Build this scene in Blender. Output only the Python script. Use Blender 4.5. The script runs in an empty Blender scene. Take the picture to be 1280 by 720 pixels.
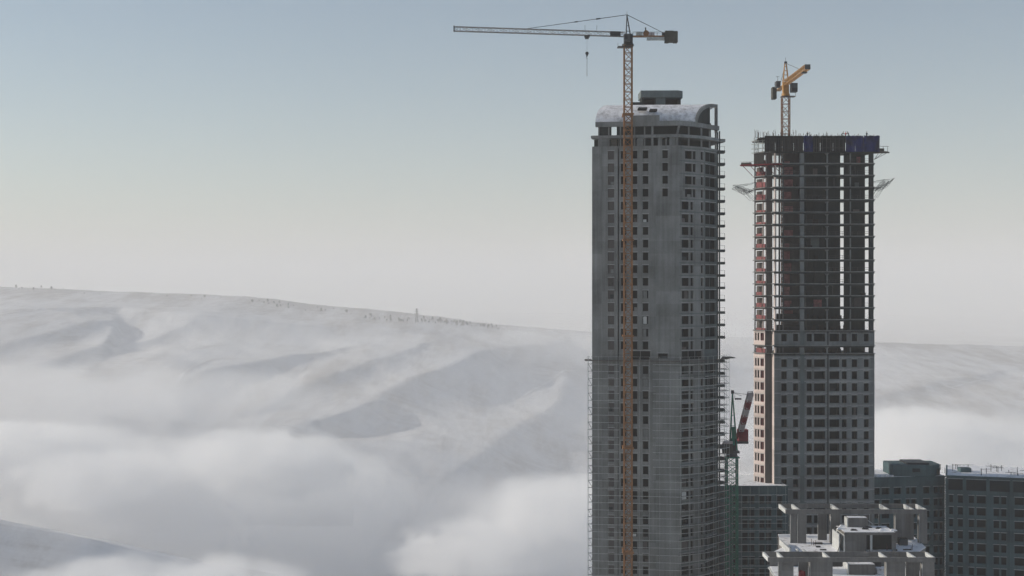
import bpy, bmesh, math, random
import numpy as np
from mathutils import Vector, Matrix

random.seed(7)
R = math.radians
scene = bpy.context.scene
COL = scene.collection
F = 1750.0            # focal length in pixels of the 1280 px wide photograph
H = 130.0             # camera height above the building site

def at(px, py, d):
    """World point seen at pixel (px, py) of the photograph, d metres in front of the camera."""
    return Vector(((px - 640.0) * d / F, d, H + (360.0 - py) * d / F))

# ------------------------------------------------------------------ camera
cam_data = bpy.data.cameras.new('camera')
cam = bpy.data.objects.new('camera', cam_data)
COL.objects.link(cam)
cam.location = (0, 0, H)
cam.rotation_euler = (R(90), 0, 0)
cam_data.sensor_width = 36.0
cam_data.lens = F / 1280.0 * 36.0
cam_data.clip_start = 1.0
cam_data.clip_end = 90000.0
scene.camera = cam

# ------------------------------------------------------------------ light
SUN_EL, SUN_AZ = 21.0, 80.0     # azimuth measured from +Y towards -X
to_sun = Vector((-math.sin(R(SUN_AZ)) * math.cos(R(SUN_EL)), math.cos(R(SUN_AZ)) * math.cos(R(SUN_EL)), math.sin(R(SUN_EL))))
world = bpy.data.worlds.new('World')
scene.world = world
world.use_nodes = True
world.cycles.sampling_method = 'NONE'
nt = world.node_tree
nt.nodes.clear()
wo = nt.nodes.new('ShaderNodeOutputWorld')
bg = nt.nodes.new('ShaderNodeBackground')
sky = nt.nodes.new('ShaderNodeTexSky')
sky.sky_type = 'NISHITA'
sky.sun_disc = False
sky.sun_elevation = R(SUN_EL)
sky.sun_rotation = R(-SUN_AZ)
sky.altitude = 900
sky.air_density = 1.0
sky.dust_density = 2.0
sky.ozone_density = 1.0
bg.inputs['Strength'].default_value = 0.100
tint = nt.nodes.new('ShaderNodeMix')
tint.data_type = 'RGBA'
tint.blend_type = 'MULTIPLY'
tint.inputs[0].default_value = 1.0
tint.inputs[7].default_value = (1.0, 1.03, 1.0, 1)
nt.links.new(sky.outputs[0], tint.inputs[6])
nt.links.new(tint.outputs[2], bg.inputs[0])
nt.links.new(bg.outputs[0], wo.inputs[0])
sun_data = bpy.data.lights.new('sun', 'SUN')
sun_data.energy = 4.2
sun_data.angle = R(0.53)
sun_data.color = (1.0, 0.90, 0.775)
sun = bpy.data.objects.new('sun', sun_data)
COL.objects.link(sun)
sun.rotation_euler = to_sun.to_track_quat('Z', 'Y').to_euler()
sun.location = to_sun * 500

scene.view_settings.view_transform = 'Standard'
scene.view_settings.look = 'None'
scene.view_settings.exposure = 0
scene.render.engine = 'CYCLES'
cy = scene.cycles
cy.use_denoising = True
cy.max_bounces = 12
cy.diffuse_bounces = 3
cy.glossy_bounces = 2
cy.transmission_bounces = 2
cy.transparent_max_bounces = 12
cy.volume_bounces = 8
cy.use_adaptive_sampling = True
cy.adaptive_threshold = 0.045
cy.caustics_reflective = False
cy.caustics_refractive = False
cy.volume_max_steps = 256

# ------------------------------------------------------------------ node helpers
def new_mat(name):
    m = bpy.data.materials.new(name)
    m.use_nodes = True
    m.node_tree.nodes.clear()
    return m, m.node_tree

def N(t, kind, **kw):
    n = t.nodes.new(kind)
    for k, v in kw.items():
        if k in n.inputs:
            n.inputs[k].default_value = v
        else:
            setattr(n, k, v)
    return n

def ramp(t, fac, stops):
    r = t.nodes.new('ShaderNodeValToRGB')
    el = r.color_ramp.elements
    while len(el) > len(stops):
        el.remove(el[-1])
    while len(el) < len(stops):
        el.new(0.5)
    for e, (p, c) in zip(el, stops):
        e.position = p
        e.color = (*c, 1) if len(c) == 3 else c
    t.links.new(fac, r.inputs[0])
    return r.outputs[0]

def mixc(t, fac, a, b, mode='MIX'):
    m = t.nodes.new('ShaderNodeMix')
    m.data_type = 'RGBA'
    m.blend_type = mode
    for i, v in ((0, fac), (6, a), (7, b)):
        if hasattr(v, 'is_linked'):
            t.links.new(v, m.inputs[i])
        elif i == 0:
            m.inputs[0].default_value = v
        else:
            m.inputs[i].default_value = (*v, 1)
    return m.outputs[2]

def math_n(t, op, a, b=0.0, c=None, clamp=False):
    m = t.nodes.new('ShaderNodeMath')
    m.operation = op
    m.use_clamp = clamp
    for i, v in ((0, a), (1, b), (2, c)):
        if v is None:
            continue
        if hasattr(v, 'is_linked'):
            t.links.new(v, m.inputs[i])
        else:
            m.inputs[i].default_value = v
    return m.outputs[0]

# ------------------------------------------------------------------ terrain
GRIDS = {}
def vnoise(x, y, scale, seed):
    """smooth value noise on numpy arrays"""
    if seed not in GRIDS:
        GRIDS[seed] = np.random.default_rng(seed).random((256, 256))
    g = GRIDS[seed]
    u, v = x / scale, y / scale
    i, j = np.floor(u).astype(int), np.floor(v).astype(int)
    fu, fv = u - i, v - j
    fu, fv = fu * fu * (3 - 2 * fu), fv * fv * (3 - 2 * fv)
    a = g[i % 256, j % 256]; b = g[(i + 1) % 256, j % 256]
    c = g[i % 256, (j + 1) % 256]; d = g[(i + 1) % 256, (j + 1) % 256]
    return (a * (1 - fu) + b * fu) * (1 - fv) + (c * (1 - fu) + d * fu) * fv - 0.5

def fbm(x, y, scale, seed, octaves=4, gain=0.5):
    s, amp = 0, 1.0
    for k in range(octaves):
        s = s + amp * vnoise(x, y, scale / 2 ** k, seed + k)
        amp *= gain
    return s

def ss(a, b, x):
    t = np.clip((x - a) / (b - a), 0, 1)
    return t * t * (3 - 2 * t)

RIDGE_X = np.array([-9000, -2600, -1828, -1543, -1257, -971, -686, -486, -229, 0, 171, 286, 771, 1314, 1828, 2600, 9000.0])
RIDGE_Z = np.array([100, 130, 119, 110, 92, 79, 52, 37, 8, -22, -36, -42, -60, -76, -98, -110, -130.0])

def hillside(x, y):
    """the smooth hill before any gully is cut into it"""
    rz = np.interp(x, RIDGE_X, RIDGE_Z)
    u = 5000 - y
    face = rz - 0.035 * np.maximum(u, 0) - 0.115 * (np.sqrt(np.maximum(u - 800, -400) ** 2 + 250 ** 2) + (u - 800)) / 2
    back = rz + 0.05 * u
    return np.where(u > 0, face, back)

def on_hill(px, py):
    """where the line of sight through a pixel meets the smooth hill"""
    lo, hi = 1500.0, 5000.0
    for _ in range(40):
        d = (lo + hi) / 2
        p = at(px, py, d)
        if float(hillside(np.array(p.x), np.array(p.y))) > p.z:
            hi = d
        else:
            lo = d
    return at(px, py, lo)

def gully(x, y, pts, steep, width, near=None):
    """a cut whose upper edge follows a polyline of (px, py, depth): steep fall on its right hand, slow recovery beyond"""
    P = [(at(p[0], p[1], near) if near else on_hill(p[0], p[1]), p[2]) for p in pts]
    best = np.full(x.shape, 1e9); dep = np.zeros(x.shape); side = np.zeros(x.shape); over = np.zeros(x.shape)
    for k, ((a, da), (b, db)) in enumerate(zip(P[:-1], P[1:])):
        dx, dy = b.x - a.x, b.y - a.y
        L = math.hypot(dx, dy)
        tr = ((x - a.x) * dx + (y - a.y) * dy) / L ** 2
        t = np.clip(tr, 0, 1)
        ex, ey = x - a.x - t * dx, y - a.y - t * dy
        d = np.hypot(ex, ey)
        m = d < best
        best = np.where(m, d, best)
        dep = np.where(m, da + t * (db - da), dep)
        side = np.where(m, np.sign(dx * ey - dy * ex), side)
        o = np.zeros(x.shape)
        if k == 0: o = np.maximum(o, -tr * L)
        if k == len(P) - 2: o = np.maximum(o, (tr - 1) * L)
        over = np.where(m, o, over)
    d = np.where(side < 0, np.sqrt(best ** 2 + 144) - 12, 0)
    dep = np.maximum(dep, 1.0)
    return -dep * (1 - np.exp(-d * steep / dep)) * np.exp(-(d / width) ** 2) * np.exp(-(over / 90) ** 2)

GULLIES = [
    ([(400, 522, 20), (470, 482, 70), (520, 462, 120), (560, 449, 140), (610, 439, 120), (660, 432, 70), (692, 430, 25)], 0.62, 420),
    ([(520, 640, 40), (560, 600, 90), (610, 553, 130), (650, 515, 140), (690, 478, 120), (715, 452, 70), (704, 432, 20)], 0.62, 420),
    ([(212, 520, 10), (210, 495, 30), (222, 472, 45), (250, 457, 50), (300, 447, 45), (350, 440, 30), (420, 430, 8)], 0.65, 200),
    ([(60, 386, 5), (150, 384, 40), (250, 393, 70), (330, 401, 75), (420, 408, 50), (480, 414, 15)], 0.40, 420),
    ([(-40, 440, 10), (40, 418, 30), (90, 402, 40), (130, 394, 25), (160, 389, 5)], 0.5, 150),
    ([(20, 460, 8), (80, 436, 28), (140, 414, 35), (190, 402, 20), (230, 395, 5)], 0.5, 140),
    ([(300, 505, 10), (360, 480, 40), (410, 462, 45), (460, 446, 35), (520, 432, 10)], 0.55, 160),
    ([(330, 540, 10), (400, 520, 30), (450, 500, 25)], 0.55, 120),
    ([(860, 520, 20), (895, 470, 60), (905, 440, 30)], 0.5, 300),
    ([(1090, 500, 10), (1160, 478, 25), (1230, 468, 10)], 0.4, 200),
]

def height(x, y):
    xw = x + 70 * fbm(x, y, 520, 3, 4)
    yw = y + 60 * fbm(x, y, 520, 53, 4)
    city = -ss(560, 1150, y) * 300 - 0.02 * np.maximum(y - 1150, 0)
    valley = np.maximum(city, -340 + 20 * fbm(x, y, 700, 21, 3))
    g = hillside(xw, y + 120 * fbm(x, y * 0 + 5, 1200, 9, 2))
    for pts, steep, width in GULLIES:
        g = g + gully(xw, yw, pts, steep, width)
    # the near slope coming out of the fog at the lower left
    c = -88 - 0.20 * (x + 480)
    d = y - 1320
    near = np.where(d < 0, c + 0.52 * d, c - 0.25 * d) + 10 * fbm(x, y, 160, 77, 4)
    k = 6.0
    S = [g, valley, near]
    m = np.max(np.stack(S), axis=0)
    z = m + k * np.log(sum(np.exp(np.clip((s - m) / k, -40, 0)) for s in S))
    far = ss(1200, 2000, y)
    z = z + far * (9 * fbm(x + y * 0.5, y * 0.4, 260, 31, 5, 0.5) + 2.0 * fbm(x + 0.6 * y, y * 0.25, 45, 41, 2))
    return z

def lines(segs):
    out = [segs[0][0]]
    for a, b, step in segs:
        n = max(1, round((b - a) / step))
        out += [a + (b - a) * (i + 1) / n for i in range(n)]
    return np.array(out)

def build_ground():
    xs = lines([(-60000, -8000, 6000), (-8000, -2600, 300), (-2600, 2600, 13), (2600, 8000, 300), (8000, 60000, 6000)])
    ys = lines([(-9000, 0, 1500), (0, 500, 100), (500, 1100, 30), (1100, 1500, 12), (1500, 2400, 25), (2400, 5300, 10), (5300, 9000, 200), (9000, 70000, 4000)])
    X, Y = np.meshgrid(xs, ys, indexing='ij')
    Z = height(X, Y)
    nx, ny = X.shape
    co = np.stack([X, Y, Z], -1).reshape(-1, 3)
    idx = np.arange(nx * ny).reshape(nx, ny)
    f = np.stack([idx[:-1, :-1], idx[1:, :-1], idx[1:, 1:], idx[:-1, 1:]], -1).reshape(-1, 4)
    me = bpy.data.meshes.new('ground')
    me.vertices.add(len(co)); me.vertices.foreach_set('co', co.ravel())
    me.loops.add(f.size); me.loops.foreach_set('vertex_index', f.ravel().astype(np.int32))
    me.polygons.add(len(f)); me.polygons.foreach_set('loop_start', np.arange(0, f.size, 4, dtype=np.int32))
    me.polygons.foreach_set('use_smooth', np.ones(len(f), dtype=bool))
    me.update(calc_edges=True)
    o = bpy.data.objects.new('ground', me)
    COL.objects.link(o)
    o['kind'] = 'structure'
    return o

def mat_snowfield():
    m, t = new_mat('snowy_grassland')
    tc = N(t, 'ShaderNodeTexCoord')
    def noise(scale_xyz, detail=4, rough=0.55, rot=0.0):
        mp = N(t, 'ShaderNodeMapping')
        mp.inputs['Scale'].default_value = scale_xyz
        mp.inputs['Rotation'].default_value = (0, 0, rot)
        t.links.new(tc.outputs['Object'], mp.inputs[0])
        n = N(t, 'ShaderNodeTexNoise', Scale=1.0, Detail=detail, Roughness=rough)
        t.links.new(mp.outputs[0], n.inputs['Vector'])
        return n.outputs['Fac']
    big = noise((0.0016, 0.0011, 0.002), 6, 0.6)
    streak = noise((0.016, 0.0030, 0.006), 8, 0.7, R(-32))
    furrow = noise((0.0060, 0.09, 0.01), 5, 0.65, R(14))
    fine = noise((0.09, 0.05, 0.05), 6, 0.7)
    s = math_n(t, 'ADD', math_n(t, 'MULTIPLY', big, 0.55), math_n(t, 'MULTIPLY', streak, 0.5))
    s = math_n(t, 'ADD', s, math_n(t, 'MULTIPLY', fine, 0.20))
    s = math_n(t, 'ADD', s, math_n(t, 'MULTIPLY', furrow, 0.28))
    sepg = N(t, 'ShaderNodeSeparateXYZ')
    t.links.new(tc.outputs['Object'], sepg.inputs[0])
    crest = math_n(t, 'DIVIDE', math_n(t, 'SUBTRACT', sepg.outputs['Y'], 4350.0), 500.0, clamp=True)
    s = math_n(t, 'ADD', s, math_n(t, 'MULTIPLY', crest, 0.09))       # more bare grass on the windy crest
    grass = ramp(t, s, [(0.67, (0, 0, 0)), (0.77, (0.18, 0.18, 0.18)), (0.90, (0.7, 0.7, 0.7))])
    col = mixc(t, grass, (0.73, 0.735, 0.745), (0.29, 0.265, 0.24))
    bump_src = math_n(t, 'ADD', math_n(t, 'MULTIPLY', streak, 1.0), math_n(t, 'MULTIPLY', fine, 0.35))
    b = N(t, 'ShaderNodeBsdfPrincipled', Roughness=0.85)
    b.inputs['Specular IOR Level'].default_value = 0.1
    t.links.new(col, b.inputs['Base Color'])
    bmp = N(t, 'ShaderNodeBump', Strength=0.38, Distance=10.0)
    # the near slope is smooth drifted snow; the far hill is furrowed
    rough = math_n(t, 'DIVIDE', math_n(t, 'SUBTRACT', sepg.outputs['Y'], 1500.0), 700.0, clamp=True)
    t.links.new(math_n(t, 'MULTIPLY', bump_src, math_n(t, 'ADD', math_n(t, 'MULTIPLY', rough, 0.88), 0.12)), bmp.inputs['Height'])
    t.links.new(bmp.outputs[0], b.inputs['Normal'])
    o = N(t, 'ShaderNodeOutputMaterial')
    t.links.new(b.outputs[0], o.inputs[0])
    return m

ground = build_ground()
ground.data.materials.append(mat_snowfield())

# ------------------------------------------------------------------ air: thin haze and fog banks
def box_mesh(name, lo, hi):
    bm = bmesh.new()
    bmesh.ops.create_cube(bm, size=1.0)
    for v in bm.verts:
        v.co = Vector([(l + h) / 2 + c * (h - l) for l, h, c in zip(lo, hi, v.co)])
    me = bpy.data.meshes.new(name)
    bm.to_mesh(me); bm.free()
    return me

HAZE_TOP = 650.0
def build_haze():
    me = box_mesh('haze', (-24000, -3000, -700), (24000, 60000, HAZE_TOP))
    o = bpy.data.objects.new('haze', me)
    COL.objects.link(o)
    o['kind'] = 'stuff'
    m, t = new_mat('thin_haze')
    v = N(t, 'ShaderNodeVolumeScatter', Density=0.000145, Anisotropy=0.0)
    v.inputs['Color'].default_value = (1.0, 0.978, 0.966, 1)
    out = N(t, 'ShaderNodeOutputMaterial')
    t.links.new(v.outputs[0], out.inputs['Volume'])
    me.materials.append(m)
    m.cycles.homogeneous_volume = True
    return o
build_haze()

def build_mist():
    """thin mist lying in the valley; its top falls to the right with the ridge behind it"""
    top = [(-2600, 75), (-1200, 50), (0, -25), (500, -70), (2600, -110)]
    v, f = [], []
    for x, z in top:
        v += [(x, 1500, -600), (x, 4250, -600), (x, 4250, z), (x, 1500, z - 30)]
    for i in range(len(top) - 1):
        a, b = 4 * i, 4 * i + 4
        for k in range(4):
            f.append((a + k, b + k, b + (k + 1) % 4, a + (k + 1) % 4))
    f += [(3, 2, 1, 0), tuple(range(len(v) - 4, len(v)))]
    me = bpy.data.meshes.new('valley_mist')
    me.from_pydata(v, [], f)
    bm = bmesh.new(); bm.from_mesh(me); bmesh.ops.recalc_face_normals(bm, faces=bm.faces); bm.to_mesh(me); bm.free()
    o = bpy.data.objects.new('valley_mist', me)
    COL.objects.link(o)
    o['kind'] = 'stuff'
    m, t = new_mat('valley_mist')
    vs = N(t, 'ShaderNodeVolumeScatter', Density=0.00014, Anisotropy=0.0)
    vs.inputs['Color'].default_value = (0.99, 0.99, 0.99, 1)
    out = N(t, 'ShaderNodeOutputMaterial')
    t.links.new(vs.outputs[0], out.inputs['Volume'])
    me.materials.append(m)
    m.cycles.homogeneous_volume = True
build_mist()

def fog_bank(px, py, d, rx, ry, rz, dens, seed, rough=2.6, scale=3.4):
    c = at(px, py, d)
    me = box_mesh('fog_bank', (-1, -1, -1), (1, 1, 1))
    o = bpy.data.objects.new('fog_bank', me)
    COL.objects.link(o)
    o.location = c
    o.scale = (rx, ry, rz)
    o['kind'] = 'stuff'
    m, t = new_mat('fog')
    tc = N(t, 'ShaderNodeTexCoord')
    ln = N(t, 'ShaderNodeVectorMath', operation='LENGTH')
    t.links.new(tc.outputs['Object'], ln.inputs[0])
    mp = N(t, 'ShaderNodeMapping')
    q = scale / rx
    mp.inputs['Scale'].default_value = (rx * q, ry * q, rz * q * 1.3)
    mp.inputs['Location'].default_value = (seed * 3.7, seed * 1.3, seed)
    t.links.new(tc.outputs['Object'], mp.inputs[0])
    n = N(t, 'ShaderNodeTexNoise', Scale=1.0, Detail=4.0, Roughness=0.58)
    t.links.new(mp.outputs[0], n.inputs['Vector'])
    # soft ellipsoid eaten away by noise
    f = math_n(t, 'SUBTRACT', 1.0, ln.outputs['Value'])
    f = math_n(t, 'ADD', f, math_n(t, 'MULTIPLY', math_n(t, 'SUBTRACT', n.outputs['Fac'], 0.52), rough))
    f = math_n(t, 'MULTIPLY', f, 3.0, clamp=True)
    edge = math_n(t, 'MULTIPLY', math_n(t, 'SUBTRACT', 1.0, ln.outputs['Value']), 5.0, clamp=True)
    f = math_n(t, 'MULTIPLY', math_n(t, 'MULTIPLY', f, edge), dens)
    v = N(t, 'ShaderNodeVolumeScatter', Anisotropy=0.0)
    v.inputs['Color'].default_value = (1, 1, 1, 1)
    t.links.new(f, v.inputs['Density'])
    out = N(t, 'ShaderNodeOutputMaterial')
    t.links.new(v.outputs[0], out.inputs['Volume'])
    me.materials.append(m)
    m.cycles.volume_step_rate = 1.0
    return o

FOG = [  # px, py, d, rx, ry, rz, density, seed
    (-60, 585, 2150, 460, 420, 75, 0.0062, 1),
    (220, 610, 2050, 330, 380, 75, 0.0062, 2),
    (380, 635, 1850, 170, 300, 95, 0.0062, 3),
    (730, 700, 1900, 250, 420, 120, 0.0055, 4),
    (560, 760, 1700, 420, 350, 75, 0.0042, 5),
    (190, 745, 1110, 170, 120, 32, 0.016, 6),
    (60, 495, 2700, 640, 420, 70, 0.0030, 7),
    (1190, 590, 2000, 260, 420, 95, 0.0080, 8),
    (1330, 650, 1900, 420, 420, 90, 0.0080, 9),
    (960, 680, 2000, 330, 420, 110, 0.0060, 10),
    (20, 568, 1800, 170, 160, 48, 0.018, 11),
    (325, 580, 1700, 130, 150, 50, 0.018, 12),
    (700, 650, 1600, 120, 150, 55, 0.018, 14),
    (1150, 545, 1900, 110, 150, 45, 0.016, 15),
    (790, 432, 4450, 850, 420, 95, 0.0016, 16),
    (600, 690, 1500, 110, 120, 40, 0.018, 17),
    (130, 600, 1650, 130, 130, 40, 0.016, 18),
]
def build_fog_sea():
    """level fog filling the bottom of the valley"""
    me = box_mesh('fog_sea', (-2800, 1240, -560), (2800, 2650, -215))
    o = bpy.data.objects.new('fog_sea', me)
    COL.objects.link(o)
    o['kind'] = 'stuff'
    m, t = new_mat('fog_sea')
    v = N(t, 'ShaderNodeVolumeScatter', Density=0.0022, Anisotropy=0.0)
    v.inputs['Color'].default_value = (1, 1, 1, 1)
    out = N(t, 'ShaderNodeOutputMaterial')
    t.links.new(v.outputs[0], out.inputs['Volume'])
    me.materials.append(m)
    m.cycles.homogeneous_volume = True
build_fog_sea()

def build_track(pts, width):
    """packed snow track draped over the hill"""
    P = [on_hill(*p) for p in pts]
    v, f = [], []
    dense = []
    for a, b in zip(P[:-1], P[1:]):
        n = max(2, int((b - a).length / 14))
        dense += [a + (b - a) * i / n for i in range(n)]
    dense.append(P[-1])
    # round the corners, then drape
    for _ in range(12):
        dense = [dense[0]] + [(dense[i - 1] + dense[i] * 2 + dense[i + 1]) / 4 for i in range(1, len(dense) - 1)] + [dense[-1]]
    for i, p in enumerate(dense):
        q = dense[min(i + 1, len(dense) - 1)] - dense[max(i - 1, 0)]
        n = Vector((-q.y, q.x, 0)).normalized() * width / 2
        for s in (-1, 1):
            c = p + n * s
            v.append((c.x, c.y, float(height(np.array([c.x]), np.array([c.y]))[0]) + 1.2))
        if i:
            f.append((2 * i - 2, 2 * i - 1, 2 * i + 1, 2 * i))
    me = bpy.data.meshes.new('path')
    me.from_pydata(v, [], f)
    me.materials.append(track_mat)
    o = bpy.data.objects.new('path', me)
    COL.objects.link(o)
    o['kind'] = 'structure'
track_mat, tt = new_mat('packed_snow')
tb = N(tt, 'ShaderNodeBsdfPrincipled', Roughness=0.8)
tn = N(tt, 'ShaderNodeTexNoise', Scale=0.03, Detail=4.0)
tcn = N(tt, 'ShaderNodeTexCoord')
tt.links.new(tcn.outputs['Object'], tn.inputs['Vector'])
tt.links.new(ramp(tt, tn.outputs['Fac'], [(0.4, (0.62, 0.61, 0.60)), (0.6, (0.90, 0.90, 0.90))]), tb.inputs['Base Color'])
to = N(tt, 'ShaderNodeOutputMaterial')
tt.links.new(tb.outputs[0], to.inputs[0])
for pts, w in (([(462, 618), (500, 627), (540, 642), (570, 648)], 7), ([(350, 541), (420, 544), (480, 537), (528, 531)], 6), ([(216, 505), (218, 480), (236, 458), (270, 444), (320, 441), (345, 452)], 6),
               ([(380, 436), (440, 431), (520, 432), (516, 440), (450, 452)], 6), ([(0, 392), (60, 385), (150, 383), (250, 388), (290, 394)], 8), ([(655, 470), (690, 452), (716, 440), (730, 446)], 8),
               ([(1100, 470), (1150, 477), (1230, 488)], 7), ([(1190, 482), (1240, 474), (1290, 470)], 5)):
    build_track(pts, w)
for a in FOG:
    fog_bank(*a)

# ------------------------------------------------------------------ mesh and object helpers
class MB:
    """collects boxes, bars and sheets in world coordinates; build() links them as one mesh object"""
    def __init__(self):
        self.v, self.f, self.m, self.mats = [], [], [], []

    def mi(self, mat):
        if mat not in self.mats:
            self.mats.append(mat)
        return self.mats.index(mat)

    def add(self, verts, faces, mat):
        n = len(self.v)
        self.v += [tuple(p) for p in verts]
        self.f += [tuple(i + n for i in q) for q in faces]
        self.m += [self.mi(mat)] * len(faces)

    def hexa(self, p, mat):
        """8 corners: 0-3 bottom ring, 4-7 top ring"""
        self.add(p, [(3, 2, 1, 0), (4, 5, 6, 7), (0, 1, 5, 4), (1, 2, 6, 5), (2, 3, 7, 6), (3, 0, 4, 7)], mat)

    def box(self, x0, x1, y0, y1, z0, z1, mat):
        self.hexa([(x0, y0, z0), (x1, y0, z0), (x1, y1, z0), (x0, y1, z0), (x0, y0, z1), (x1, y0, z1), (x1, y1, z1), (x0, y1, z1)], mat)

    def slab(self, pts, z0, z1, mat):
        """prism over a counter-clockwise plan outline"""
        n = len(pts)
        v = [(p[0], p[1], z0) for p in pts] + [(p[0], p[1], z1) for p in pts]
        f = [tuple(reversed(range(n))), tuple(range(n, 2 * n))] + [(i, (i + 1) % n, (i + 1) % n + n, i + n) for i in range(n)]
        self.add(v, f, mat)

    def wall(self, a, b, z0, z1, th, mat, push=0.0):
        """upright panel from a to b in plan, `th` thick towards the left of a->b"""
        d = Vector((b[0] - a[0], b[1] - a[1])).normalized()
        n = Vector((-d.y, d.x))
        p = [Vector(a) + n * push, Vector(b) + n * push, Vector(b) + n * (th + push), Vector(a) + n * (th + push)]
        self.hexa([(q.x, q.y, z0) for q in p] + [(q.x, q.y, z1) for q in p], mat)

    def bar(self, p, q, w, mat, h=None):
        p, q = Vector(p), Vector(q)
        d = q - p
        if d.length < 1e-6:
            return
        d.normalize()
        u = d.cross(Vector((0, 0, 1)))
        if u.length < 1e-3:
            u = Vector((1, 0, 0))
        u.normalize()
        w2 = d.cross(u).normalized() * ((h or w) / 2)
        u = u * (w / 2)
        self.hexa([p - u - w2, p + u - w2, p + u + w2, p - u + w2, q - u - w2, q + u - w2, q + u + w2, q - u + w2], mat)

    def tube(self, p, q, r0, r1, mat, n=8):
        p, q = Vector(p), Vector(q)
        d = (q - p).normalized()
        u = d.cross(Vector((0, 0, 1)))
        u = u.normalized() if u.length > 1e-3 else Vector((1, 0, 0))
        w = d.cross(u)
        v = []
        for c, r in ((p, r0), (q, r1)):
            v += [c + (u * math.cos(2 * math.pi * i / n) + w * math.sin(2 * math.pi * i / n)) * r for i in range(n)]
        self.add(v, [(i, (i + 1) % n, n + (i + 1) % n, n + i) for i in range(n)] + [tuple(reversed(range(n))), tuple(range(n, 2 * n))], mat)

    def lattice(self, p, q, w, h, step, chord, brace, mat, side=None, bracing=True):
        """square lattice girder from p to q: four chords, battens and zig-zag bracing on all faces"""
        p, q = Vector(p), Vector(q)
        d = (q - p).normalized()
        if side is None:
            side = Vector((0, 0, 1)).cross(d) if abs(d.z) < 0.9 else Vector((1, 0, 0))
        u = (side - d * side.dot(d)).normalized()
        v = d.cross(u).normalized()
        L = (q - p).length
        n = max(2, round(L / step))
        cor = [(-1, -1), (1, -1), (1, 1), (-1, 1)]
        def c(k, i):
            return p + d * (L * i / n) + u * (cor[k][0] * w / 2) + v * (cor[k][1] * h / 2)
        for k in range(4):
            self.bar(c(k, 0), c(k, n), chord, mat)
        for i in range(n + 1):
            for k in range(4):
                k2 = (k + 1) % 4
                if bracing or i in (0, n):
                    self.bar(c(k, i), c(k2, i), brace, mat)
                if i < n:
                    if (i + k) % 2:
                        self.bar(c(k, i), c(k2, i + 1), brace, mat)
                    else:
                        self.bar(c(k2, i), c(k, i + 1), brace, mat)

    def use(self, tpl, mtx):
        n = len(self.v)
        self.v += [tuple(mtx @ Vector(p)) for p in tpl.v]
        self.f += [tuple(i + n for i in q) for q in tpl.f]
        mm = [self.mi(x) for x in tpl.mats]
        self.m += [mm[i] for i in tpl.m]

    def mesh(self, name, off=Vector((0, 0, 0))):
        me = bpy.data.meshes.new(name)
        me.from_pydata([(p[0] - off[0], p[1] - off[1], p[2] - off[2]) for p in self.v], [], self.f)
        for mat in self.mats:
            me.materials.append(mat)
        me.polygons.foreach_set('material_index', self.m)
        me.update()
        return me

    def build(self, name, parent=None, smooth=False):
        off = OFF.get(parent.name, Vector((0, 0, 0))) if parent else Vector((0, 0, 0))
        me = self.mesh(name, off)
        if smooth:
            me.polygons.foreach_set('use_smooth', [True] * len(me.polygons))
        o = bpy.data.objects.new(name, me)
        COL.objects.link(o)
        o.parent = parent
        OFF[o.name] = off
        return o

OFF = {}     # world position of the empty that carries each part

def tag(o, label=None, cat=None, group=None, kind=None):
    for k, v in (('label', label), ('category', cat), ('group', group), ('kind', kind)):
        if v:
            o[k] = v
    return o

def thing(name, loc, label, cat, group=None):
    o = bpy.data.objects.new(name, None)
    o.empty_display_size = 1.0
    COL.objects.link(o)
    o.location = loc
    OFF[o.name] = Vector(loc)
    return tag(o, label, cat, group)

def put(mesh, name, parent, loc, rz=0.0):
    """a part that shares its mesh with its repeats"""
    o = bpy.data.objects.new(name, mesh)
    COL.objects.link(o)
    o.parent = parent
    o.location = Vector(loc) - OFF[parent.name]
    o.rotation_euler = (0, 0, rz)
    OFF[o.name] = Vector(loc)
    return o

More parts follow.
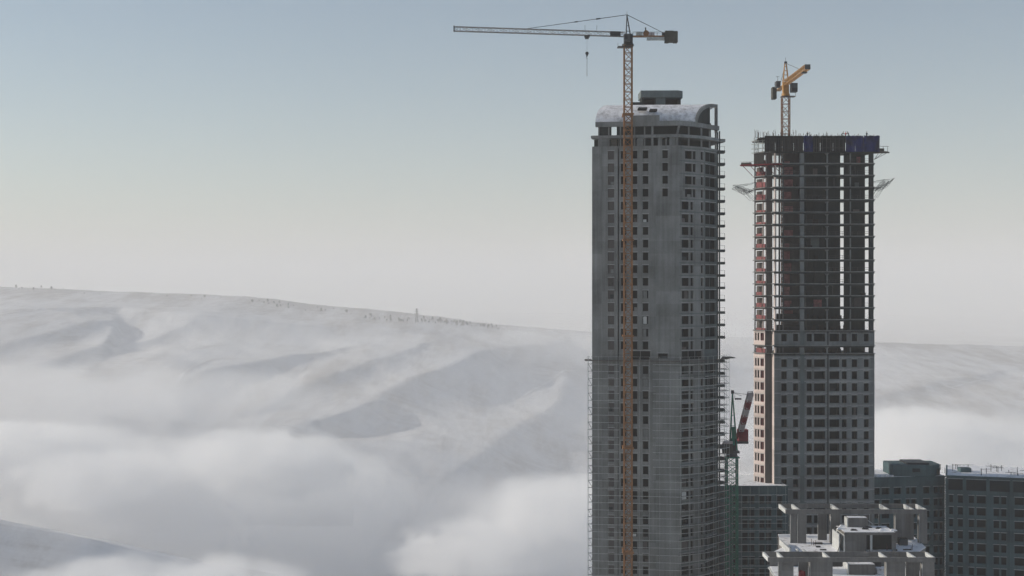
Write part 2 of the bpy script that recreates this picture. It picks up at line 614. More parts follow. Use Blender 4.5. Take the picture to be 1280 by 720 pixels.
# ------------------------------------------------------------------ materials
def mat_concrete(name, base, stain=0.45, streak=0.5, pour=3.15, rough=0.9, tint=(0.96, 1.0, 1.0), scale=1.0):
    m, t = new_mat(name)
    tc = N(t, 'ShaderNodeTexCoord')
    def noise(sc, detail, rough_=0.6):
        mp = N(t, 'ShaderNodeMapping')
        mp.inputs['Scale'].default_value = [s * scale for s in sc]
        t.links.new(tc.outputs['Object'], mp.inputs[0])
        n = N(t, 'ShaderNodeTexNoise', Scale=1.0, Detail=detail, Roughness=rough_)
        t.links.new(mp.outputs[0], n.inputs['Vector'])
        return n.outputs['Fac']
    blot = noise((0.16, 0.16, 0.11), 5)
    drip = noise((1.4, 1.4, 0.05), 4)
    fine = noise((2.2, 2.2, 2.2), 3)
    sep = N(t, 'ShaderNodeSeparateXYZ')
    t.links.new(tc.outputs['Object'], sep.inputs[0])
    # each pour of concrete dries to its own grey
    lift = math_n(t, 'FLOOR', math_n(t, 'DIVIDE', sep.outputs['Z'], pour))
    bay = math_n(t, 'FLOOR', math_n(t, 'DIVIDE', sep.outputs['X'], 6.7))
    wn = N(t, 'ShaderNodeTexWhiteNoise', noise_dimensions='2D')
    cx = N(t, 'ShaderNodeCombineXYZ')
    t.links.new(lift, cx.inputs[0]); t.links.new(bay, cx.inputs[1])
    t.links.new(cx.outputs[0], wn.inputs['Vector'])
    s = math_n(t, 'ADD', math_n(t, 'MULTIPLY', math_n(t, 'SUBTRACT', blot, 0.5), stain * 2.0), 1.0)
    s = math_n(t, 'ADD', s, math_n(t, 'MULTIPLY', math_n(t, 'SUBTRACT', drip, 0.5), streak))
    s = math_n(t, 'ADD', s, math_n(t, 'MULTIPLY', math_n(t, 'SUBTRACT', fine, 0.5), 0.25))
    s = math_n(t, 'ADD', s, math_n(t, 'MULTIPLY', math_n(t, 'SUBTRACT', wn.outputs['Value'], 0.5), 0.28))
    col = mixc(t, 1.0, [base * c for c in tint], (1, 1, 1), 'MULTIPLY')
    mx = N(t, 'ShaderNodeVectorMath', operation='SCALE')
    mx.inputs[0].default_value = [base * c for c in tint]
    t.links.new(s, mx.inputs['Scale'])
    b = N(t, 'ShaderNodeBsdfPrincipled', Roughness=rough)
    b.inputs['Specular IOR Level'].default_value = 0.2
    t.links.new(mx.outputs[0], b.inputs['Base Color'])
    bmp = N(t, 'ShaderNodeBump', Strength=0.3, Distance=0.05)
    t.links.new(fine, bmp.inputs['Height'])
    t.links.new(bmp.outputs[0], b.inputs['Normal'])
    o = N(t, 'ShaderNodeOutputMaterial')
    t.links.new(b.outputs[0], o.inputs[0])
    return m

def mat_plain(name, col, rough=0.7, vary=0.35, scale=0.8, metal=0.0, col2=None):
    m, t = new_mat(name)
    tc = N(t, 'ShaderNodeTexCoord')
    n = N(t, 'ShaderNodeTexNoise', Scale=scale, Detail=4.0, Roughness=0.6)
    t.links.new(tc.outputs['Object'], n.inputs['Vector'])
    c2 = col2 or [c * (1 - vary) for c in col]
    out = ramp(t, n.outputs['Fac'], [(0.35, c2), (0.62, col)])
    b = N(t, 'ShaderNodeBsdfPrincipled', Roughness=rough, Metallic=metal)
    b.inputs['Specular IOR Level'].default_value = 0.25
    t.links.new(out, b.inputs['Base Color'])
    o = N(t, 'ShaderNodeOutputMaterial')
    t.links.new(b.outputs[0], o.inputs[0])
    return m

def mat_snow(name, bare, lo=0.40, hi=0.60, scale=0.9):
    """wind-packed snow with the bare surface showing through in patches"""
    m, t = new_mat(name)
    tc = N(t, 'ShaderNodeTexCoord')
    n = N(t, 'ShaderNodeTexNoise', Scale=scale, Detail=6.0, Roughness=0.65)
    t.links.new(tc.outputs['Object'], n.inputs['Vector'])
    out = ramp(t, n.outputs['Fac'], [(lo, bare), (hi, (0.80, 0.81, 0.84))])
    b = N(t, 'ShaderNodeBsdfPrincipled', Roughness=0.8)
    b.inputs['Specular IOR Level'].default_value = 0.15
    t.links.new(out, b.inputs['Base Color'])
    bmp = N(t, 'ShaderNodeBump', Strength=0.3, Distance=0.2)
    t.links.new(n.outputs['Fac'], bmp.inputs['Height'])
    t.links.new(bmp.outputs[0], b.inputs['Normal'])
    o = N(t, 'ShaderNodeOutputMaterial')
    t.links.new(b.outputs[0], o.inputs[0])
    return m

M = dict(
    conc=mat_concrete('bare_concrete', 0.19, stain=0.7, streak=0.9, tint=(0.95, 1.0, 0.985)),
    conc_low=mat_concrete('bare_concrete_teal', 0.135, stain=0.6, tint=(0.82, 1.0, 1.02)),  # darker, tealer copy of the bare concrete
    conc_b=mat_concrete('grey_concrete_tower', 0.175, stain=0.5, streak=0.7, tint=(0.91, 1.0, 1.02), pour=3.3),
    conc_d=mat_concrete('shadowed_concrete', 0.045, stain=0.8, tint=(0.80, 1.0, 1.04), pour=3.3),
    conc_l=mat_concrete('pale_sunlit_concrete', 0.50, stain=0.25),  # paler copy of the concrete; sunlight on left faces put into its colour
    conc_far=mat_concrete('shaded_teal_concrete', 0.105, stain=0.6, streak=0.6, tint=(0.60, 1.0, 1.10)),  # dark bluish base with the low blocks' shade put into its colour
    conc_near=mat_concrete('board_marked_concrete', 0.15, stain=0.5, streak=0.9, tint=(1.02, 1.0, 0.97)),
    pink=mat_concrete('sunlit_pink_plaster', 0.50, stain=0.25, streak=0.3, tint=(1.10, 0.96, 0.92), pour=3.3),  # pale pink plaster with the side's warm sunlight put into its tone
    infill=mat_concrete('block_infill', 0.095, stain=0.4, tint=(1.06, 1.0, 0.97)),
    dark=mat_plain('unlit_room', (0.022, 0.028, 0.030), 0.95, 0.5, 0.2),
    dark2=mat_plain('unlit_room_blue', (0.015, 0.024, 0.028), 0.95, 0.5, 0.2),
    trim=mat_concrete('edge_concrete', 0.30, stain=0.5, streak=0.5),
    snow=mat_snow('snow_cover', (0.30, 0.29, 0.29), 0.30, 0.46, 0.5),
    snow_roof=mat_snow('snow_on_sheeting', (0.34, 0.34, 0.36), 0.30, 0.56, 0.6),
    brick=mat_plain('red_hollow_brick', (0.30, 0.120, 0.125), 0.9, 0.45, 1.5),
    rust=mat_plain('orange_red_paint', (0.265, 0.128, 0.052), 0.6, 0.4, 1.2),
    rust2=mat_plain('faded_crane_mast', (0.24, 0.115, 0.065), 0.6, 0.3, 1.2),
    yellow=mat_plain('crane_yellow', (0.42, 0.22, 0.06), 0.55, 0.3, 1.0),
    green=mat_plain('crane_green', (0.018, 0.19, 0.125), 0.55, 0.35, 1.0),
    red=mat_plain('signal_red', (0.20, 0.018, 0.028), 0.6, 0.3, 1.0),
    white=mat_plain('white_paint', (0.42, 0.38, 0.39), 0.6, 0.2, 1.0),
    steel=mat_plain('grey_steel', (0.075, 0.08, 0.085), 0.5, 0.3, 1.0, 0.2),
    galv=mat_plain('galvanised_tube', (0.42, 0.45, 0.44), 0.55, 0.3, 2.0, 0.0),
    jib=mat_plain('pale_crane_jib', (0.21, 0.185, 0.16), 0.6, 0.3, 1.0),
    black=mat_plain('dark_steel', (0.035, 0.037, 0.04), 0.55, 0.3, 1.0),
    ballast=mat_plain('ballast_concrete', (0.075, 0.075, 0.065), 0.9, 0.3, 0.7),
    tarp=mat_plain('navy_tarpaulin', (0.006, 0.014, 0.095), 0.6, 0.6, 0.5, 0.0, (0.004, 0.006, 0.028)),
    brick_in=mat_plain('lightened_brick', (0.42, 0.19, 0.19), 0.9, 0.4, 1.0),  # brick lightened in its colour against the shade inside the storeys
    tarp_k=mat_plain('black_form_panel', (0.012, 0.013, 0.014), 0.8, 0.5, 0.6),
    ply=mat_plain('form_ply', (0.04, 0.037, 0.033), 0.85, 0.4, 0.8),
    plank=mat_plain('weathered_plank', (0.09, 0.085, 0.08), 0.9, 0.4, 1.2),
    rebar=mat_plain('rebar', (0.09, 0.055, 0.045), 0.8, 0.3, 2.0),
    net=mat_plain('safety_net', (0.10, 0.11, 0.11), 0.9, 0.3, 2.0),
    bark=mat_plain('bark', (0.06, 0.05, 0.04), 0.9, 0.3, 1.0),
    leaf=mat_plain('frosted_needles', (0.075, 0.085, 0.075), 0.9, 0.4, 0.5),
    skin=mat_plain('skin', (0.42, 0.26, 0.19), 0.6, 0.1),
)

# ------------------------------------------------------------------ facades
def wall_with_openings(mb, a, b, z0, z1, holes, th, mat):
    """panel a->b between z0 and z1 with rectangular openings (u0, u1, h0, h1), all openings of one row share h0, h1"""
    a, b = Vector(a), Vector(b)
    L = (b - a).length
    d = (b - a) / L
    P = lambda u: a + d * u
    rows = sorted({(h[2], h[3]) for h in holes})
    z = z0
    for h0, h1 in rows:
        if h0 > z:
            mb.wall(P(0), P(L), z, h0, th, mat)
        u = 0.0
        for q in sorted(h for h in holes if (h[2], h[3]) == (h0, h1)):
            if q[0] > u + 0.01:
                mb.wall(P(u), P(q[0]), h0, h1, th, mat)
            u = q[1]
        if u < L - 0.01:
            mb.wall(P(u), P(L), h0, h1, th, mat)
        z = h1
    if z < z1:
        mb.wall(P(0), P(L), z, z1, th, mat)

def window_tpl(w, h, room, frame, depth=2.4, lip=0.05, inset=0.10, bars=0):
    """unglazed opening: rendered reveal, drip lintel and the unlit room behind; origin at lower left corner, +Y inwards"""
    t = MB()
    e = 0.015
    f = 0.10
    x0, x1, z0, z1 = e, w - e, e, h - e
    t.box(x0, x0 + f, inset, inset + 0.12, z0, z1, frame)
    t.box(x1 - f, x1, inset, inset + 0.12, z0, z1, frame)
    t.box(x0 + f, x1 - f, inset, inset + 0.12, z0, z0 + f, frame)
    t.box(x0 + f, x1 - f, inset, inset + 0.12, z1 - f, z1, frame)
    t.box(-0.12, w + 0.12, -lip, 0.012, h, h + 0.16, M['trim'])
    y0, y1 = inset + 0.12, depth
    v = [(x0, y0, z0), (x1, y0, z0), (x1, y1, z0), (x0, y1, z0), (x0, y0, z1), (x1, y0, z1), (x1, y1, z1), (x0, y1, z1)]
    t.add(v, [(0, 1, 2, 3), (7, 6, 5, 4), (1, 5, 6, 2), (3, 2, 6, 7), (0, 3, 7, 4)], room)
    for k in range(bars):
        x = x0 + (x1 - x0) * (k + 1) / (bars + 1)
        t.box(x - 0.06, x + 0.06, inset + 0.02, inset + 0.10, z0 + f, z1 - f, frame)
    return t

class Windows:
    """places copies of a window on a facade; the hundred that show largest become parts, the rest one part"""
    def __init__(self, parent):
        self.parent, self.list = parent, []

    def add(self, tpl, a, b, u, z):
        a, b = Vector(a), Vector(b)
        d = (b - a).normalized()
        p = a + d * u
        size = max(x[0] for x in tpl.v) * max(x[2] for x in tpl.v)
        px = 640 + p.x / p.y * F
        py = 360 + (H - z) / p.y * F
        seen = 0 < px < 1280 and 0 < py < 712
        self.list.append((not seen, -round(size / p.y ** 2 * 1e6, 2), py, tpl, Vector((p.x, p.y, z)), math.atan2(d.y, d.x)))

    def board_some(self, share, seed, mats):
        """loose boards and sheets left standing in a few of the openings"""
        r = random.Random(seed)
        for hid, _, _, tpl, loc, rz in self.list:
            w = max(p[0] for p in tpl.v) - .12
            h = max(p[2] for p in tpl.v) - .16
            if hid or w > 3 or r.random() > share:
                continue
            q = MB()
            x0 = w * r.choice((0.1, 0.1, 0.4)); x1 = min(w * .92, x0 + w * r.uniform(.4, .8))
            z1 = h * r.choice((.35, .5, .9))
            q.box(x0, x1, .235, .27, .12, z1, M[r.choice(mats)])
            o = put(q.mesh('opening_board'), 'opening_board', self.parent, loc, rz)

    def finish(self, most=100):
        self.list.sort(key=lambda w: w[:3])
        meshes = {}
        rest = MB()
        n = 0
        for hid, _, _, tpl, loc, rz in self.list:
            if n < most and not hid:
                if id(tpl) not in meshes:
                    meshes[id(tpl)] = tpl.mesh('window')
                put(meshes[id(tpl)], 'window', self.parent, loc, rz)
                n += 1
            else:
                rest.use(tpl, Matrix.Translation(loc) @ Matrix.Rotation(rz, 4, 'Z'))
        if rest.v:
            tag(rest.build('windows', self.parent), kind='stuff')

# ------------------------------------------------------------------ the tower with the barrel roof
def finished_tower():
    T = thing('tower_block', (36, 358, 0), 'tall bare concrete tower under a snowy curved roof, scaffolded on its lower half', 'tower')
    Z = lambda py: H + (360 - py) * 0.2
    W = Windows(T)
    fy = lambda x: 353.0 - 0.16 * (x - 20.2)
    FRONT = lambda x: (x, fy(x))
    ztop = Z(184)                       # top of the walls
    up = [Z(203.3 + 15.95 * n) for n in range(-1, 15)]       # window heads above the working platform
    low = [Z(457.5 + 15.7 * k) for k in range(0, 34)]        # and below it
    heads = up + low
    wall = MB()
    C = M['conc']
    # left bay with blocked openings
    wa, wb = FRONT(20.2), FRONT(26.6)
    blk = window_tpl(1.55, 2.2, M['infill'], M['infill'], 0.42, 0.02, 0.16)
    holes = [(4.0, 5.55, h - 2.2, h) for h in heads]
    wall_with_openings(wall, wa, wb, 0, ztop, holes, 0.3, C)
    for h in heads:
        W.add(blk, wa, wb, 4.0, h - 2.2)
    # shaft joint between the bays
    wall.wall((26.6, fy(26.6) + 1.4), (27.2, fy(27.2) + 1.4), 0, ztop, 0.3, M['conc_d'])
    wall.wall((27.2, fy(27.2) + 1.4), (27.2, fy(27.2) + 0.001), 0, ztop, -0.3, C)
    # middle bay, three windows per storey
    ba, bb = FRONT(27.2), FRONT(35.2)
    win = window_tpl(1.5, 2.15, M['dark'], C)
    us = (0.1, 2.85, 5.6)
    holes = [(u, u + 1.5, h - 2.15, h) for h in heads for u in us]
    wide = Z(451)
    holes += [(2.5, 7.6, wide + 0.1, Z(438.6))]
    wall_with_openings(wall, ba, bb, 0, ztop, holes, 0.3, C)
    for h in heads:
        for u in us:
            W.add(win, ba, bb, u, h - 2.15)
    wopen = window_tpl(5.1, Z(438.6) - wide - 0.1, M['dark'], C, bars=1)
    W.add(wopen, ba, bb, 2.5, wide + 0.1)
    # blank bay with four windows at the top
    ca, cb = FRONT(35.2), FRONT(41.8)
    ca = (ca[0], ca[1] + 0.12); cb = (cb[0], cb[1] + 0.12)
    holes = [(2.4, 3.9, h - 2.15, h) for h in up[0:4]]
    holes += [(1.3, 3.9, wide + 0.5, Z(441.5))]
    wall_with_openings(wall, ca, cb, 0, ztop, holes, 0.3, C)
    for h in up[0:4]:
        W.add(win, ca, cb, 2.4, h - 2.15)
    W.add(window_tpl(2.6, Z(441.5) - wide - 0.5, M['dark'], C), ca, cb, 1.3, wide + 0.5)
    # receding bay
    da, db = (41.8, fy(41.8) + 0.12), (48.7, 354.6)
    LD = (Vector(db) - Vector(da)).length
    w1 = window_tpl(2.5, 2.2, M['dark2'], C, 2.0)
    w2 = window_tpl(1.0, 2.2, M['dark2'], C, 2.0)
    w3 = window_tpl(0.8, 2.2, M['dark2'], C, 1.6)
    holes = []
    for i, h in enumerate(heads):
        a, b = (1.9, 4.6) if i < 4 else (0.8, 3.75)
        c = LD - 1.15
        holes += [(a, a + 2.5, h - 2.2, h), (b, b + 1.0, h - 2.2, h), (c, c + 0.8, h - 2.2, h)]
        W.add(w1, da, db, a, h - 2.2); W.add(w2, da, db, b, h - 2.2); W.add(w3, da, db, c, h - 2.2)
    wd = window_tpl(LD - 1.6, Z(438.6) - wide - 0.2, M['dark2'], C, 2.0, bars=2)
    holes.append((0.8, LD - 0.8, wide + 0.2, Z(438.6)))
    W.add(wd, da, db, 0.8, wide + 0.2)
    wall_with_openings(wall, da, db, 0, ztop, holes, 0.3, C)
    # loggia bay at the right end
    ea, eb = db, (53.0, 361.0)
    LE = (Vector(eb) - Vector(ea)).length
    lg = window_tpl(LE - 1.5, 2.5, M['dark2'], M['conc_low'], 1.5, 0.05, 0.25, bars=1)
    wall_with_openings(wall, ea, eb, 0, ztop, [(0.6, LE - 0.9, h - 2.4, h + 0.1) for h in heads], 0.3, M['conc_low'])
    for h in heads:
        W.add(lg, ea, eb, 0.6, h - 2.4)
    # sides and back
    wall.wall((53.0, 361.35), (52.0, 374), 0, ztop, 0.3, C)
    wall.wall((52.0, 374), (22.0, 374), 0, ztop, 0.3, C)
    wall.wall((21.9, 374), (20.2, 353.35), 0, ztop, 0.3, C)
    wall.build('wall', T)
    W.board_some(.17, 4, ('infill', 'conc', 'plank', 'conc_l', 'conc_d'))
    W.finish()
    # storey bands and the slabs that stick out at the right end
    outline = [(20.1, fy(20.1) - 0.05), (41.8, fy(41.8) - 0.05), (48.75, 354.5), (53.2, 360.9), (52.2, 374.1), (22, 374.1)]
    bm_ = None
    for h in heads:
        zb = h + 0.42
        s = MB()
        for a, b, pr in ((wa, wb, .03), (ba, bb, .05), (ca, cb, .02), (da, db, .07), (ea, eb, .14)):
            s.wall(a, b, zb, zb + 0.20, pr, M['conc_low'] if b in (eb, db) else M['conc'], -pr)
        s.build('storey_band', T)
        b = MB()
        b.slab([(53.05, 360.3), (54.9, 360.6), (54.9, 363.2), (53.0, 364)], zb - 0.15, zb + 0.5, M['conc_d'])
        b.box(54.75, 54.82, 360.7, 360.77, zb + 0.5, zb + 1.5, M['steel'])
        b.bar((53.1, 360.5, zb + 1.5), (54.85, 360.75, zb + 1.5), 0.05, M['steel'])
        b.build('balcony', T)
    for x, y in ((53.45, 360.55), (53.35, 363.4)):
        p = MB()
        p.box(x - 0.17, x + 0.17, y, y + 0.34, 0, Z(158), M['conc_d'])
        p.build('column', T)
    # two open storeys under the roof
    s = MB()
    s.slab([(20.2, fy(20.2)), (41.8, fy(41.8)), (48.7, 354.4), (53.2, 360.9), (52.3, 374), (22.0, 374)], ztop, ztop + 0.45, M['conc'])
    s.build('floor_slab', T)
    z2 = Z(171.5)
    s = MB()
    s.slab([(20.9, fy(20.2) + 0.3), (41.8, fy(41.8) - 0.1), (48.9, 354.2), (53.5, 360.7), (55.0, 361.0), (54.9, 363.2), (52.4, 374), (22.5, 374)], z2, z2 + 0.75, M['conc'])
    s.build('floor_slab', T)
    s = MB()
    s.slab([(19.9, fy(20.2) + 0.1), (22, fy(22) - 0.05), (22, fy(22) + 3), (20.5, fy(20.2) + 3)], z2 + 0.02, z2 + 0.72, M['conc'])
    s.build('balcony', T)
    ze = Z(157)
    cols = [(21.9, 0), (24.4, 0), (27.3, 0), (30.8, 0), (33.3, 0), (35.2, .4), (38.6, .9), (41.3, .4)]
    for zlo, zhi, skip in ((ztop + 0.45, z2, ()), (z2 + 0.75, ze, (38.6,))):
        for x, k in cols:
            if x in skip:
                continue
            c = MB()
            w = 0.55 if k == .4 else 0.32
            lean = 0.5 if x == 41.3 and zhi == ze else 0.0
            y = fy(x) + 0.45
            c.hexa([(x - w / 2, y, zlo), (x + w / 2, y, zlo), (x + w / 2, y + w, zlo), (x - w / 2, y + w, zlo),
                    (x - w / 2 + lean, y, zhi), (x + w / 2 + lean, y, zhi), (x + w / 2 + lean, y + w, zhi), (x - w / 2 + lean, y + w, zhi)], C)
            c.build('column', T)
        for x, y in ((44.5, 352.4), (48.0, 354.6), (50.6, 358.2), (52.6, 361.4)):
            c = MB(); c.box(x - .2, x + .2, y, y + .4, zlo, zhi, C); c.build('column', T)
        b = MB()
        for x0, x1, y in ((20.9 if zhi == z2 else 22.0, 25.3, 356), (26.65, 27.0, 356), (27.2, 42.9, 355), (42.4, 51.2, 360.2)):
            b.box(x0, x1, y, y + 0.3, zlo, zhi if zhi == z2 else Z(151) + 0.6, M['conc_d'])
        if zhi == z2:
            for x0, x1 in ((22.0, 24.2), (31.4, 33.0), (36.6, 37.6), (39.4, 41.0)):
                b.box(x0, x1, fy(x0) + 0.5, fy(x0) + 0.8, zlo, zhi, C)
        b.build('partition', T)
    # eaves beam
    s = MB()
    s.slab([(21.0, fy(21) - 0.1), (41.8, fy(41.8) - 0.15), (46.3, 352.2), (46.0, 353.4), (41.6, fy(41.8) + 0.9), (21.2, fy(21) + 0.9)], ze, Z(151), M['conc'])
    s.slab([(46.3, 352.2), (53.4, 360.6), (52.9, 361.5), (46.0, 353.4)], ze, Z(151.5), M['conc'])
    s.build('eaves_beam', T)
    # barrel roof: quarter-round shell from the eaves to the crown, its ends cut on the slant
    n, ze2 = 22, Z(151)
    r = MB()
    def prof(s):
        an = s * math.pi / 2
        return 1 - math.cos(an), math.sin(an)     # forward travel, rise
    ring = []
    for i in range(n + 1):
        f, h = prof(i / n)
        yl = fy(21) - 0.15 + 13.0 * f
        yr = 352.3 + 11.5 * f
        z = ze2 + 5.7 * h
        xl, xr = 21.0 + 5.0 * f, 46.2 + 6.6 * f
        row = []
        for j in range(31):
            q = j / 30
            row.append((xl + (xr - xl) * q, yl + (yr - yl) * q - 1.6 * q * (1 - q) * 2 * (1 - f), z))
        ring.append(row)
    V = [p for row in ring for p in row]
    r.add(V, [(i * 31 + j, i * 31 + j + 1, (i + 1) * 31 + j + 1, (i + 1) * 31 + j) for i in range(n) for j in range(30)], M['snow_roof'])
    V2 = [(p[0], p[1] + 0.25, p[2] - 0.35) for p in V]
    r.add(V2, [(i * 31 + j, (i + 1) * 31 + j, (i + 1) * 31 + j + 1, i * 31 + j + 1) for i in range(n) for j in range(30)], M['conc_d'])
    zc = ring[-1][0][2]
    r.slab([(26.0, ring[-1][0][1]), (52.8, ring[-1][-1][1]), (52.0, 374), (26.5, 374)], zc - 0.4, zc - 0.003, M['snow_roof'])
    roof = r.build('roof', T, True)
    rib = MB()
    for i in range(n):
        a, b = ring[i][-1], ring[i + 1][-1]
        rib.hexa([(a[0] - .1, a[1] - .2, a[2] - .75), (a[0] + .45, a[1] - .25, a[2] - .75), (b[0] + .45, b[1] - .25, b[2] - .75), (b[0] - .1, b[1] - .2, b[2] - .75),
                  (a[0] - .1, a[1] - .2, a[2] + .12), (a[0] + .45, a[1] - .25, a[2] + .12), (b[0] + .45, b[1] - .25, b[2] + .12), (b[0] - .1, b[1] - .2, b[2] + .12)], M['conc'])
    rib.build('gable_rib', roof)
    g = MB()
    for i in range(14):                     # boarded gable with a slot left open beside the end post
        q0, q1 = i / 18, (i + 0.86) / 18
        def top(q):
            return ze2 + 5.7 * math.sqrt(max(0, 1 - (1 - q) ** 2)) - 0.5
        a = (46.5 + 6.6 * q0, 352.6 + 11.5 * q0); b = (46.5 + 6.6 * q1, 352.6 + 11.5 * q1)
        if top(q0) > ze2:
            g.wall(a, b, Z(151.4), max(top(q0), Z(151)), 0.2, M['conc_d'], 0.5)
    g.build('gable_panel', roof)
    p = MB()
    p.box(52.7, 53.4, 363.4, 364.4, Z(158), zc + 0.15, M['conc'])
    p.build('end_post', roof)
    bw = MB(); bw.box(28.2, 48.5, 373.4, 373.7, Z(170), zc - 0.4, M['conc_d']); bw.build('back_wall', roof)
    d = MB()
    d.slab([(30.0, fy(30) - 0.25), (36.9, fy(36.9) - 0.25), (36.9, fy(36.9) + 1.7), (30.0, fy(30) + 1.7)], ze2 - 0.2, ze2 + 1.45, M['conc'])
    d.build('dormer', roof)
    for x0, x1, q in ((31.6, 33.8, 0.37), (34.4, 36.2, 0.30)):
        f, h = prof(q)
        y, z = fy(x0) - 0.45 + 13 * f, ze2 + 5.7 * h
        d = MB()
        d.hexa([(x0, y - .35, z - .3), (x1, y - .35, z - .3), (x1 + .4, y + .8, z + .3), (x0 + .4, y + .8, z + .3),
                (x0, y - .35, z + .15), (x1, y - .35, z + .15), (x1 + .4, y + .8, z + .75), (x0 + .4, y + .8, z + .75)], M['tarp_k'])
        d.build('roof_hatch', roof)
    # plant room on the crown
    k = 0.2082
    x0, x1 = (801 - 640) * k, (854 - 640) * k
    zt = H + (360 - 113) * k
    ph = MB()
    ph.slab([(x0, 364.5), (x1 - 1.2, 364.2), (x1, 365.6), (x1, 372), (x0, 372)], zt - 1.75, zt, M['conc_low'])
    ph.build('plant_room_roof', T)
    ph = MB()
    ph.box(x0 + .3, x0 + .8, 365.2, 371, zc, zt - 1.75, M['conc_d'])
    ph.box(x0 + 4.0, x0 + 6.5, 365.2, 371, zc, zt - 1.75, M['conc_low'])
    ph.box(x1 - 1.0, x1 - .4, 366.2, 371, zc, zt - 1.75, M['conc_d'])
    ph.box(x0 + .8, x1 - 1.0, 369, 369.3, zc, zt - 1.75, M['dark'])
    ph.slab([(x0 - 2.8, 363.6), (x0 + .3, 363.4), (x0 + .3, 368), (x0 - .3, 368)], zc, zc + 0.75, M['conc_d'])
    ph.build('plant_room_wall', T)

    # ---- scaffold around the lower half
    S = thing('scaffold', (36, 347, 0), 'tube scaffold with a plank platform wrapped around the lower half of the curved-roof tower', 'scaffold')
    zp = Z(451)
    off = 1.25
    P0, P1, P2, P3 = (19.2, fy(19.2) - off), (41.9, fy(41.9) - off), (49.4, 352.9), (56.0, 360.6)
    path = [P0, P1, P2, P3]
    pl = MB()
    for a, b in zip(path[:-1], path[1:]):
        pl.wall(a, b, zp - 0.12, zp, 1.1, M['plank'])
        pl.wall(a, b, zp + 0.95, zp + 1.0, 0.05, M['galv'])
    pl.slab([(18.3, fy(18) - off), (20.3, fy(20) - off), (20.3, fy(20) + 6), (18.6, fy(20) + 6)], zp - 0.16, zp - 0.01, M['plank'])
    pl.slab([(53.3, 357.2), (57.6, 361.0), (57.2, 366), (55.0, 366)], zp + 0.1, zp + 0.3, M['plank'])
    pl.build('platform', S)
    zs = [zp - 0.9 - 1.83 * i for i in range(0, int((zp - 1) / 1.83))]
    def pts(a, b, step):
        a, b = Vector(a), Vector(b)
        n_ = max(1, round((b - a).length / step))
        return [a + (b - a) * i / n_ for i in range(n_ + 1)]
    posts = []
    for a, b in zip(path[:-1], path[1:]):
        posts += [q for q in pts(a, b, 2.6)][:-1]
    posts.append(Vector(P3))
    side = [Vector((19.2, fy(19.2) - off + 1.2)), Vector((19.25, fy(19.2) + 2.6)), Vector((55.7, 363.4)), Vector((54.9, 361.4))]
    for q in posts + side:
        s = MB(); s.bar((q.x, q.y, 0), (q.x, q.y, zp + 1.0), 0.055, M['galv']); s.build('standard', S)
    hidden = MB()
    for i, z in enumerate(zs):
        seen = z > Z(730)
        runs = [(P0, (26.9, fy(26.9) - off)), ((35.1, fy(35.1) - off), P1), (P1, P2), (P2, P3)]
        if z < Z(602):
            runs = [(P0, P1), (P1, P2), (P2, P3)]
        for a, b in runs:
            w = 0.10
            s = MB() if seen else hidden
            s.bar((*a, z), (*b, z), w, M['galv'])
            if seen: s.build('ledger', S)
        for a, b in (((20.2, fy(20.2) - .02, z), (19.1, fy(19.2) - off + .4, z)), ((53.2, 361.2, z), (56.0, 360.6, z)), ((55.7, 363.4, z), (53.3, 363.0, z))):
            s = MB() if seen else hidden
            s.bar(a, b, 0.09, M['steel'])
            if seen: s.build('transom', S)
        if i % 2 == 0:
            for a, b in (((19.2, fy(19.2) - off, z), (20.2, fy(20.2) - .05, z - 1.83)), ((56.0, 360.6, z - 1.83), (54.0, 361.0, z))):
                s = MB() if seen else hidden
                s.bar(a, b, 0.07, M['steel'])
                if seen: s.build('brace', S)
            s = MB() if seen else hidden
            s.wall(path[1], path[2], z - 0.06, z - 0.01, 0.9, M['plank'], 0.1)
            if seen: s.build('walkway', S)
            s = MB() if seen else hidden
            s.wall(path[2], path[3], z - 0.06, z - 0.01, 0.9, M['plank'], 0.1)
            if seen: s.build('walkway', S)
    tag(hidden.build('lower_lifts', S), kind='stuff')

